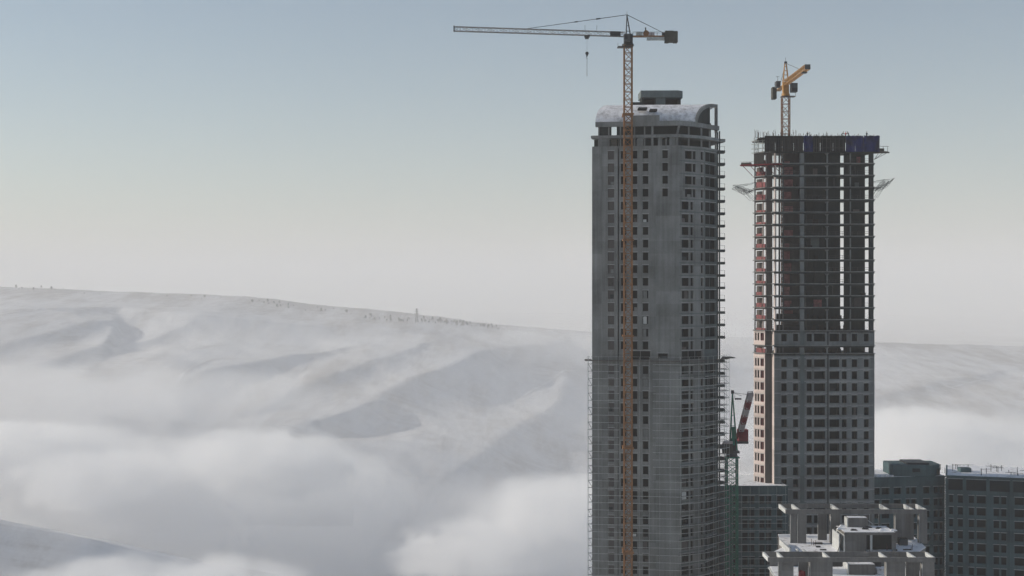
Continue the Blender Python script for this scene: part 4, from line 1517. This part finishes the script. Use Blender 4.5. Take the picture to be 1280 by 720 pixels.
def green_crane():
    y = 371.0
    k = y / F
    Z = lambda py: H + (360 - py) * k
    X = lambda px: (px - 640) * k
    x = X(914.6)
    T = thing('tower_crane', (x, y, 0), 'green tower crane with a raised red and white striped jib between the two towers', 'crane')
    g = M['green']
    q = MB(); q.lattice((x, y, 0), (x, y, Z(572)), 2.75, 2.75, 1.9, 0.34, 0.16, g); q.build('mast', T)
    q = MB()
    for i, z in enumerate(np.arange(2.0, Z(575), 1.45)):
        q.bar((x - .25, y - .9, z), (x + .25, y - .9, z), .05, g)
    q.bar((x - .25, y - .9, 1), (x - .25, y - .9, Z(575)), .06, g); q.bar((x + .25, y - .9, 1), (x + .25, y - .9, Z(575)), .06, g)
    q.build('ladder', T)
    q = MB()
    q.box(x - 1.7, x + 1.9, y - 1.7, y + 1.7, Z(572), Z(570.6), g)
    q.tube((x, y, Z(570.6)), (x, y, Z(566)), 1.5, 1.5, M['steel'], 16)
    q.box(x - 2.0, x + 1.9, y - 1.4, y + 1.4, Z(566), Z(563.4), M['steel'])
    q.build('slewing_ring', T)
    q = MB()
    cx, cz = X(908), Z(559.5)
    q.tube((cx - 1.3, y - 1.9, cz), (cx + 1.3, y - 1.9, cz), 1.45, 1.35, M['ballast'], 14)
    q.box(cx - 1.2, cx + 1.3, y - 2.5, y - 1.4, cz + 1.25, cz + 1.9, M['white'])
    q.build('hoist_winch', T)
    q = MB()
    q.box(X(913), X(919.5), y - 1.0, y + 1.0, Z(563.4), Z(548), M['black'])
    q.box(X(914), X(918), y - 1.1, y - .8, Z(556), Z(533), g)
    q.build('machinery_house', T)
    q = MB()
    top = Vector((X(915.6), y, Z(490.5)))
    for px in (912.2, 921.2):
        for sy in (-.8, .8):
            q.bar((X(px), y + sy, Z(563)), (top.x, y + sy * .2, top.z), .2, g)
    for py in (505, 519, 532):
        f = (563 - py) / (563 - 490.5)
        q.bar((X(912.2 + 3.4 * f), y - .8 + .6 * f, Z(py)), (X(921.2 - 5.6 * f), y - .8 + .6 * f, Z(py)), .12, g)
    q.box(top.x - .35, top.x + .35, y - .4, y + .4, top.z - .3, top.z + .55, M['black'])
    q.build('tower_head', T)
    # luffing jib in red and white lengths
    a = Vector((X(923), y - 1.0, Z(546)))
    b = Vector(((938.5 - 640) * 360 / F, 360.0, H + (360 - 491) * 360 / F))
    for i in range(6):
        q = MB()
        m = M['red'] if i % 2 == 0 else M['white']
        p0, p1 = a.lerp(b, i / 6), a.lerp(b, (i + .985) / 6)
        q.lattice(p0, p1, 1.15, 1.15, 1.0, .2, .13, m)
        dd = (b - a).normalized()
        u = Vector((0, 0, 1)).cross(dd).normalized() * .5
        q.add([p0 - u, p0 + u, p1 + u, p1 - u], [(0, 1, 2, 3)], m)
        q.build('jib_section', T)
    q = MB()
    q.bar(top, a.lerp(b, .9) + Vector((0, 0, .6)), .09, M['black'])
    q.bar(top, top + Vector((2.4, -.4, -.9)), .09, M['black'])
    q.box(top.x + .6, top.x + 2.3, y - .5, y - .1, top.z - 1.9, top.z - 1.5, M['black'])
    q.bar(top + Vector((.7, 0, -1.6)), top + Vector((.3, 0, -.2)), .07, M['black'])
    q.build('luffing_rope', T)
    q = MB(); q.box(X(924.5), X(936.6), y + 1.5, y + 4.5, Z(552.5), Z(538), M['red']); q.build('counterweight', T)
    q = MB(); q.box(X(918), X(936.6), y + 1.2, y + 4.7, Z(555.5), Z(552.6), M['black']); q.build('counter_jib', T)

# ------------------------------------------------------------------ lower blocks
def row_block(name, label, a, b, depth, ztop, pitch, h, spans, C, room, group=None, bands=True, base=0.0, first=1.6, extra=None):
    """plain slab block whose front runs a->b, with window rows down to the ground"""
    a, b = Vector(a), Vector(b)
    d = (b - a).normalized()
    n = Vector((-d.y, d.x))
    T = thing(name, (*(a + (b - a) / 2 + n * depth / 2), base), label, 'building', group)
    W = Windows(T)
    L = (b - a).length
    heads = []
    z = ztop - first
    while z > base + 3:
        heads.append(z); z -= pitch
    wall = MB()
    tp = {}
    holes = []
    for u, w in spans:
        t = tp.setdefault(round(w, 2), window_tpl(w, h, room, C, 1.8))
        for z in heads:
            holes.append((u, u + w, z - h, z))
            W.add(t, a, b, u, z - h)
    wall_with_openings(wall, a, b, base, ztop, holes, 0.3, C)
    c1, c2 = b + n * depth, a + n * depth
    wall.wall(b + n * .3, c1, base, ztop, 0.3, C)
    wall.wall(c1, c2, base, ztop, 0.3, C)
    wall.wall(c2 - n * .001, a + n * .3, base, ztop, 0.3, C)
    wall.build('wall', T)
    W.finish()
    r = MB()
    r.slab([a - d * .2 - n * .2, b + d * .2 - n * .2, c1 + d * .2, c2 - d * .2], ztop, ztop + 0.35, C)
    r.slab([a + d * .3 + n * .3, b - d * .3 + n * .3, c1 - d * .3, c2 + d * .3], ztop + .35, ztop + .40, M['snow'])
    r.build('roof', T)
    if bands:
        for z in heads:
            s = MB(); s.wall(a, b, z + .3, z + .5, .12, M['conc_far'] if C is M['conc_far'] else C, -.12); s.build('storey_band', T)
    return T

def low_blocks():
    k = 380 / F
    Z = lambda py: H + (360 - py) * k
    X = lambda px: (px - 640) * k
    # block at the foot of the open tower, behind the green crane
    T = row_block('podium_block', 'low dark block with snowy roof edge at the foot of the open tower', (X(896), 379), (X(984), 379), 21.5, Z(606.5) - .4, 3.3, 2.3,
                  [(X(p) - X(896), 1.55) for p in (915, 927, 935.5, 948, 956.5, 970)],
                  M['conc_far'], M['dark2'], first=2.3)
    S = thing('scaffold', (X(950), 377.5, 0), 'tube scaffold across the low dark block behind the green crane', 'scaffold')
    for i in range(30):
        z = Z(617) - i * 1.92
        if z < 1:
            break
        q = MB(); q.bar((X(912), 377.6, z), (X(982), 377.9, z), .11, M['galv']); q.build('ledger', S)
    for px in range(914, 984, 11):
        q = MB(); q.bar((X(px), 377.75, 0), (X(px), 377.75, Z(607)), .05, M['galv']); q.build('standard', S)
    # wing to the right with the plant room
    k2 = 392 / F
    X2 = lambda px: (px - 640) * k2
    Z2 = lambda py: H + (360 - py) * k2
    T = row_block('apartment_block', 'shaded teal concrete wing with a plant room on its roof, right of the open tower', (X2(1086), 392), (X2(1186), 395.5), 16, Z2(598.5), 3.35, 2.0,
                  [(X2(p) - X2(1086), w) for p, w in ((1093, 1.7), (1103, 2.3), (1119, 2.2), (1135, 1.2), (1142, 1.6), (1158, 2.0), (1172, 1.4), (1180, 1.0))],
                  M['conc_far'], M['dark2'], first=2.6)
    r = MB()
    zr = Z2(598.5) + .4
    r.slab([(X2(1119), 394.5), (X2(1166), 394.0), (X2(1181), 396.5), (X2(1181), 405), (X2(1119), 405)], zr, zr + 3.1, M['conc_far'])
    r.slab([(X2(1139), 396.0), (X2(1166), 395.5), (X2(1166), 404), (X2(1139), 404)], zr + 3.1, zr + 3.6, M['black'])
    p = r.build('plant_room', T)
    r = MB()
    r.box(X2(1143.5), X2(1153), 394.1, 394.24, zr + 1.2, zr + 2.2, M['dark2'])
    r.box(X2(1177), X2(1179.4), 395.3, 396.1, zr + .2, zr + 2.0, M['dark2'])
    r.build('window', p)
    for px in (1132, 1167.5):
        q = MB(); q.bar((X2(px), 396.5, zr + 3.1), (X2(px), 396.5, zr + 4.1), .09, M['steel']); q.build('antenna', p)
    for i in range(5):
        q = MB(); xx = X2(1090 + i * 6.2); q.box(xx, xx + .8, 393, 394, zr, zr + .45 + .2 * (i % 2), M['snow']); q.build('roof_curb', T)
    # long block at the right edge
    k3 = 388 / F
    X3 = lambda px: (px - 640) * k3
    Z3 = lambda py: H + (360 - py) * k3
    a, b = (X3(1187), 391.0), (X3(1330), 381.0)
    sp = []
    for p, w in ((1190, 1.2), (1200, 1.5), (1212.5, 1.5), (1221.5, 2.5), (1240.5, 1.6), (1249, 1.5), (1264, 2.6), (1279, 1.6), (1290, 2.4), (1304, 1.6), (1314, 2.2)):
        sp.append(((p - 1187) / (1330 - 1187) * Vector((b[0] - a[0], b[1] - a[1])).length, w))
    T = row_block('apartment_block', 'long shaded teal block with a snowy roof and open top storey at the right edge', a, b, 24, Z3(597.5), 3.33, 2.2, sp, M['conc_far'], M['dark2'], first=5.0)
    L = Vector((b[0] - a[0], b[1] - a[1]))
    zr = Z3(597.5) + .4
    # open loggias of the top storey between full-height fins
    q = MB()
    fins = (1187, 1207.5, 1234, 1260.5, 1287, 1313)
    for p0, p1 in zip(fins[:-1], fins[1:]):
        A = Vector(a) + L * ((p0 + 1.6 - 1187) / 143); B = Vector(a) + L * ((p1 - 1.6 - 1187) / 143)
        t = window_tpl((B - A).length, 3.2, M['dark2'], M['conc_far'], .08, .05, .0)
        r = MB(); r.use(t, Matrix.Translation((A.x, A.y - .26, zr - 4.1)) @ Matrix.Rotation(math.atan2(L.y, L.x), 4, 'Z')); r.build('loggia', T)
    for p0 in fins:
        r = MB()
        A = Vector(a) + L * ((p0 - 1.3 - 1187) / 143); B = Vector(a) + L * ((p0 + 1.3 - 1187) / 143)
        r.wall(A, B, 0, zr - .78, .5, M['conc_far'], -.5)
        r.build('fin', T)
    rr = random.Random(3)
    for i in range(34):
        A = Vector(a) + L * rr.random()
        yb = A.y + 2 + rr.random() * 14
        q = MB()
        hh = .7 + rr.random() * 1.5
        q.bar((A.x, yb, zr), (A.x, yb, zr + hh), .13, M['steel'])
        if i % 3 == 0:
            q.bar((A.x - 1.6, yb, zr + hh * .8), (A.x + 1.6, yb + .3, zr + hh * .8), .11, M['steel'])
        q.build('roof_rail', T)
    q = MB()
    A = Vector(a) + L * .23
    q.box(A.x - 1.4, A.x + 1.6, A.y + 8, A.y + 11, zr, zr + 1.2, M['conc_far']); q.build('roof_hatch', T)

# ------------------------------------------------------------------ the near block with the concrete frames on its roof
def near_block():
    kf, kr = 300 / F, 328.5 / F
    T = thing('apartment_block', (78, 318, 0), 'near pale concrete block with two beam frames standing on its snowy roof', 'building')
    C = M['conc_near']
    XF = lambda px: (px - 640) * kf
    ZF = lambda py: H + (360 - py) * kf
    XR = lambda px: (px - 640) * kr
    ZR = lambda py: H + (360 - py) * kr
    zroof = 70.2
    floor_f = ZF(727)
    body = MB()
    body.slab([(XF(974), 301.0), (XF(1160), 301.0), (XF(1160) + 2, 316), (XF(985) - 1, 316)], 0, floor_f, C)
    body.slab([(XF(985) - 1, 316.002), (XF(1160) + 2, 316.002), (XR(1150), 324), (XR(1158), 341), (XR(985), 341), (XR(974), 324)], 0, zroof - .3, C)
    body.build('wall', T)
    r = MB()
    r.slab([(XF(974), 301.0), (XF(1160), 301.0), (XF(1160) + 2, 316), (XF(985) - 1, 316)], floor_f, floor_f + .12, M['snow'])
    r.slab([(XF(985) - 1, 316.002), (XF(1160) + 2, 316.002), (XR(1150), 324), (XR(1158), 341), (XR(985), 341), (XR(974), 324)], zroof - .3, zroof - .15, M['snow'])
    r.build('roof', T)
    def frame(X, Z, y0, y1, beam_t, beam_b, xa, xb, cross, piers, zfoot, back_h, nm):
        q = MB()
        q.box(X(xa), X(xb), y0, y0 + .5, Z(beam_b), Z(beam_t), C)
        q.build('front_beam', T)
        q = MB()
        q.box(X(xa), X(xb), y1 - .5, y1, Z(beam_b), Z(beam_t), C)
        q.build('back_beam', T)
        for px in cross:
            q = MB(); q.box(X(px), X(px) + .45, y0 + .502, y1 - .502, Z(beam_b) + .05, Z(beam_t) - .003, M['conc_l']); q.build('cross_beam', T)  # pale colour carries the sun on the left faces
        for p0, p1, y, dy in piers:
            q = MB()
            q.box(X(p0), X(p1), y, y + dy, zfoot, Z(beam_b) - .003, C)
            # pale strip down the left edge, sunlight put into its colour
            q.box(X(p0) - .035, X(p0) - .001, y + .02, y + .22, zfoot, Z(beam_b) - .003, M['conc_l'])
            q.build('pier', T)
    # frame at the back
    frame(XR, ZR, 328.5, 337.5, 637.0, 642.5, 982.0, 1158.5, (982.0, 998, 1048.0, 1110.5, 1141.5, 1157.0),
          [(988.5, 997, 329, .5), (997.3, 1008, 328.6, 1.6), (1027.8, 1039, 333, .5), (1038.6, 1050, 328.6, 1.6), (1095, 1097, 334, .4), (1106, 1108, 334, .4), (1119.5, 1131, 328.6, 1.6), (1131.5, 1150, 333.5, .5), (1149.5, 1159.3, 328.6, 1.6)], zroof - .2, 0, 'rear')
    # frame at the front
    frame(XF, ZF, 299.0, 306.0, 696.0, 701.5, 959.0, 1167.5, (959.0, 976.5, 1034.5, 1106.0, 1142.0, 1165.5),
          [(973.5, 992.5, 300.5, .6), (1000, 1012, 301.5, .5), (1012, 1040, 299.4, 1.8), (1107, 1130.5, 299.4, 1.8), (1135, 1152, 301.5, .5), (1152, 1167.2, 299.4, 1.8)], floor_f, 0, 'front')
    # stair head between the frames
    ks = 318 / F
    XS = lambda px: (px - 640) * ks
    ZS = lambda py: H + (360 - py) * ks
    zh = ZS(664.5)
    q = MB()
    q.box(XS(1056), XS(1083), 318, 318.3, zroof - .2, ZS(667), C)
    q.box(XS(1088), XS(1090.5), 318, 318.4, zroof - .2, ZS(667), M['conc_l'])
    q.box(XS(1115), XS(1120), 318, 318.3, zroof - .2, ZS(667), C)
    q.box(XS(1055.2), XS(1056), 318, 326, zroof - .2, ZS(667), M['conc_l'])
    q.box(XS(1049), XS(1050.5), 318.4, 325, zroof - .2, ZS(667) - .2, M['conc_l'])
    q.box(XS(1056), XS(1120), 321, 321.3, zroof - .2, ZS(667), M['dark'])
    s = q.build('stair_head', T)
    q = MB()
    q.box(XS(1055), XS(1120), 317.7, 327, ZS(668.5), ZS(667) + .25, C)
    q.box(XS(1056), XS(1119), 318.2, 326.5, ZS(667) + .25, ZS(667) + .33, M['snow'])
    q.build('flat_roof', s)
    q = MB()
    zz = ZS(667) + .33
    q.box(XS(1069), XS(1094), 324.5, 327.5, zz, zz + 2.1, C)
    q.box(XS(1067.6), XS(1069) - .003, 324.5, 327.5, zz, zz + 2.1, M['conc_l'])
    q.box(XS(1070), XS(1093), 325, 327, zz + 2.1, zz + 2.18, M['snow'])
    q.bar((XS(1094), 325, zz + 1.6), (XS(1104), 327, zz + .3), .12, M['conc_l'])
    q.build('vent_box', T)
    rr = random.Random(9)
    # low walls, snow heaps and left-over material on the roof
    for x0, x1, y0, y1, h, m in ((XR(972.5), XR(974.5), 315, 327, 1.3, 'conc_l'), (XR(976), XR(978), 318, 319, 1.0, 'conc_l'), (XR(982), XR(984), 317, 315, 1.0, 'conc_l'), (XR(990), XR(993), 317, 314, .8, 'conc_l')):
        q = MB(); q.box(x0, x1, y0, y1, zroof - .15, zroof - .15 + h, M[m]); q.build('parapet', T)
    for i in range(9):
        x = XS(1048 + 75 * rr.random()); y = 319 + rr.random() * 7
        if 324 < y < 328 and XS(1067) < x < XS(1096):
            continue
        q = MB()
        q.hexa([(x, y, zz - .02), (x + 1.6, y, zz - .02), (x + 1.8, y + .9, zz - .02), (x + .1, y + 1, zz - .02), (x + .3, y + .2, zz + .35), (x + 1.3, y + .2, zz + .3), (x + 1.3, y + .7, zz + .3), (x + .4, y + .7, zz + .4)], M['snow'] if i % 2 else M['black'])
        tag(q.build('roof_debris' if i % 2 == 0 else 'snow_heap'), ('dark pile of left-over material on the snowy stair head roof' if i % 2 == 0 else 'heap of snow on the stair head roof of the near block'),
            'debris' if i % 2 == 0 else 'snow heap', 'dark piles on the stair head roof' if i % 2 == 0 else 'snow heaps on the stair head roof')
    q = MB(); q.box(XR(1121), XR(1131), 326, 327.6, zroof - .15, zroof + 1.45, M['tarp_k']); q.box(XR(1121) - .02, XR(1131) + .02, 325.95, 325.99, zroof - .1, zroof + 1.3, M['steel'])
    tag(q.build('site_box'), 'blue-grey site box on the near roof beside the right pier', 'box')
    q = MB(); q.bar((XS(1044), 316, zroof), (XS(1052), 317, zroof + 3.6), .12, M['plank'])
    tag(q.build('plank'), 'pale plank leaning against the middle pier on the near roof', 'plank')
    q = MB(); q.bar((XR(1156), 327, zroof), (XR(1168), 328.5, zroof + 2.6), .14, M['plank'])
    tag(q.build('plank'), 'grey pole leaning outwards at the right end of the near roof', 'pole')
    for i in range(10):
        x = XR(1006 + 22 * rr.random()) if i < 5 else XR(1095 + 34 * rr.random())
        y = 319 + rr.random() * 9
        q = MB()
        if i % 2:
            q.bar((x, y, zroof - .15), (x + rr.uniform(-.2, .2), y, zroof + rr.uniform(.6, 1.5)), .09, M['rebar'])
            q.bar((x + .3, y, zroof - .15), (x + .3 + rr.uniform(-.2, .2), y, zroof + rr.uniform(.6, 1.3)), .09, M['rebar'])
            q.bar((x, y, zroof + .4), (x + .3, y, zroof + .4), .06, M['rebar'])
            q.build('starter_bars', T)
        else:
            q.box(x, x + rr.uniform(1.0, 2.4), y, y + .5, zroof - .147, zroof + rr.uniform(.05, .35), M['plank' if i % 4 else 'black'])
            q.build('formwork_beam', T)
    # storey under the front frame
    kq = 306 / F
    q = MB()
    x0, x1 = (1062 - 640) * kq, (1095 - 640) * kq
    zt = H + (360 - 706.5) * kq
    q.box(x0, x1, 306.5, 311, floor_f + .12, zt, C)
    q.box(x0 - .3, x0 - .003, 306.5, 311, floor_f + .12, zt + .2, M['conc_l'])
    q.box(x0 + .2, x1 - .1, 306.8, 310.8, zt, zt + .1, M['snow'])
    q.build('vent_box', T)
    for px, w in ((1038, 22), (1098, 12)):
        q = MB(); xx = (px - 640) * kq
        q.box(xx, xx + w * kq, 307, 309.5, floor_f + .12, floor_f + 1.3, M['snow']); q.build('upstand', T); q = MB(); q.box(xx, xx + w * kq, 311.5, 312, floor_f + .12, floor_f + 2.4, M['black'])
        q.build('upstand', T)
    q = MB()
    x0 = XF(999)
    vs = []
    for j in range(6):
        for i in range(6):
            vs.append((x0 + 1.5 * i / 5, 300.8 + .15 * math.sin(i * 1.9 + j), floor_f + .12 + 2.2 * j / 5 - (.35 * abs(i - 2) / 3 if j == 5 else 0)))
    q.add(vs, [(j * 6 + i, j * 6 + i + 1, j * 6 + i + 7, j * 6 + i + 6) for j in range(5) for i in range(5)], M['red'])
    tag(q.build('tarpaulin'), 'crumpled red sheet hanging between the front piers of the near block', 'tarpaulin')
    # floors lower down, seen by a lower or nearer eye
    for i in range(int(floor_f / 3.3)):
        q = MB(); z = floor_f - .25 - i * 3.3
        q.slab([(XF(974) - .25, 300.7), (XF(1160) + .25, 300.7), (XF(1160) + 2.3, 316), (XF(985) - 1.4, 316)], z, z + .2, M['conc_l'])
        q.build('storey_band', T)

# ------------------------------------------------------------------ pylon and trees on the hill
def ground_z(x, y):
    return float(height(np.array([x]), np.array([y]))[0])

def hill_things():
    y = 4700.0
    x = (521 - 640) * y / F
    z = ground_z(x, y)
    T = thing('pylon', (x, y, z), 'lattice pylon standing on the snowy hill ridge among small trees', 'pylon')
    h = H + (360 - 385.5) * y / F - z
    m = M['steel']
    q = MB()
    prev = None
    for i in range(9):
        f = i / 8
        w = 7.5 * (1 - f) ** 1.3 + 1.6
        ring = [Vector((x + sx * w / 2, y + sy * w / 2, z + h * f)) for sx, sy in ((-1, -1), (1, -1), (1, 1), (-1, 1))]
        if prev:
            for k_ in range(4):
                q.bar(prev[k_], ring[k_], 1.5, m)
                q.bar(prev[k_], ring[(k_ + 1) % 4], .7, m)
                q.bar(ring[k_], ring[(k_ + 1) % 4], .4, m)
        prev = ring
    q.build('tower_body', T)
    for f, w in ((.62, 9), (.78, 7.5), (.93, 6)):
        q = MB()
        for s in (-1, 1):
            q.bar((x, y, z + h * f), (x + s * w, y, z + h * f), 1.3, m)
            q.bar((x, y, z + h * (f + .06)), (x + s * w, y, z + h * f), .4, m)
        q.build('cross_arm', T)
    rr = random.Random(21)
    def crown_mesh(seed, h_):
        r2 = random.Random(seed)
        q = MB()
        for _ in range(70):
            f = r2.random()
            rad = h_ * .30 * math.sin(math.pi * min(1, .18 + .82 * f)) ** .8
            a = r2.random() * 6.283
            rr_ = rad * math.sqrt(r2.random())
            c = Vector((rr_ * math.cos(a), rr_ * math.sin(a), h_ * (.22 + .76 * f)))
            s = h_ * (.05 + .07 * r2.random())
            pts = [c + Vector((r2.gauss(0, 1), r2.gauss(0, 1), r2.gauss(0, .8))) * s for _ in range(4)]
            q.add(pts, [(0, 1, 2), (0, 2, 3), (0, 3, 1), (1, 3, 2)], M['leaf'])
        return q.mesh('crown')
    def trunk_mesh(h_):
        q = MB()
        q.tube((0, 0, -1), (0, 0, h_ * .8), h_ * .03, h_ * .008, M['bark'], 6)
        for a in range(4):
            q.tube((0, 0, h_ * (.3 + .1 * a)), (h_ * .16 * math.cos(a * 1.9), h_ * .16 * math.sin(a * 1.9), h_ * (.5 + .1 * a)), h_ * .012, h_ * .004, M['bark'], 5)
        return q.mesh('trunk')
    crowns = [crown_mesh(s, 11.0) for s in range(4)]
    trunk = trunk_mesh(11.0)
    spots = []
    for px0, px1, n, yy in ((455, 512, 26, 4720), (526, 585, 62, 4760), (585, 625, 28, 4790), (310, 440, 30, 4850), (20, 60, 10, 4950), (60, 300, 8, 4930)):
        for i in range(n):
            px = px0 + (px1 - px0) * rr.random()
            spots.append((px, yy + rr.uniform(-70, 70)))
    for px, yy in spots:
        xx = (px - 640) * yy / F
        zz = ground_z(xx, yy)
        s = rr.choice((.4, .5, .6, .7, .9, 1.15))
        t = thing('tree', (xx, yy, zz), 'small frosted tree in the broken belt along the hill ridge', 'tree', 'trees along the hill ridge')
        t.scale = (s, s, s)
        for me, nm in ((crowns[rr.randrange(4)], 'crown'), (trunk, 'trunk')):
            o = bpy.data.objects.new(nm, me); COL.objects.link(o); o.parent = t; o.rotation_euler = (0, 0, rr.random() * 6.28)

finished_tower()
deck = open_tower()
big_crane()
yellow_crane()
green_crane()
low_blocks()
near_block()
hill_things()
kk = 383.5 / F
for px, rz, jk, tr_, hat, lab, ln, ar in (
        (1009.3, 2.6, (.03, .03, .035), (.03, .03, .035), M['white'], 'worker in dark clothes alone above the left end of the blue tarpaulins', 0, (.3, .1)),
        (1051.6, 1.4, (.035, .04, .04), (.03, .03, .03), M['black'], 'worker in dark clothes bending over, left of the one in red', 1.0, (.5, .4)),
        (1056.9, 2.0, (.45, .04, .05), (.05, .05, .06), M['red'], 'worker in a red jacket on the top deck of the unfinished tower', .1, (.3, .2)),
        (1061.2, -1.2, (.03, .03, .03), (.03, .03, .03), M['red'], 'worker in a black jacket leaning forward, right of the one in red', .8, (.4, .6)),
        (1083.3, .4, (.03, .035, .06), (.03, .03, .04), M['black'], 'worker in dark clothes alone near the right corner of the top deck', 0, (.1, .2))):
    person(((px - 640) * kk, 383.5, deck), rz, jk, tr_, hat, lab, ln, ar)
for o in COL.objects:                                  # the air has its names too
    n = o.name.split('.')[0]
    if n == 'haze':
        tag(o, 'thin pale haze filling the air over the whole valley', 'haze')
    elif n == 'valley_mist':
        tag(o, 'thin mist veiling the lower slopes of the snowy hill', 'mist')
    elif n == 'fog_sea':
        tag(o, 'level white fog filling the bottom of the valley', 'fog')
    elif n == 'fog_bank':
        tag(o, 'soft white fog bank drifting over the valley below the snowy hill', 'fog', 'fog banks in the valley')
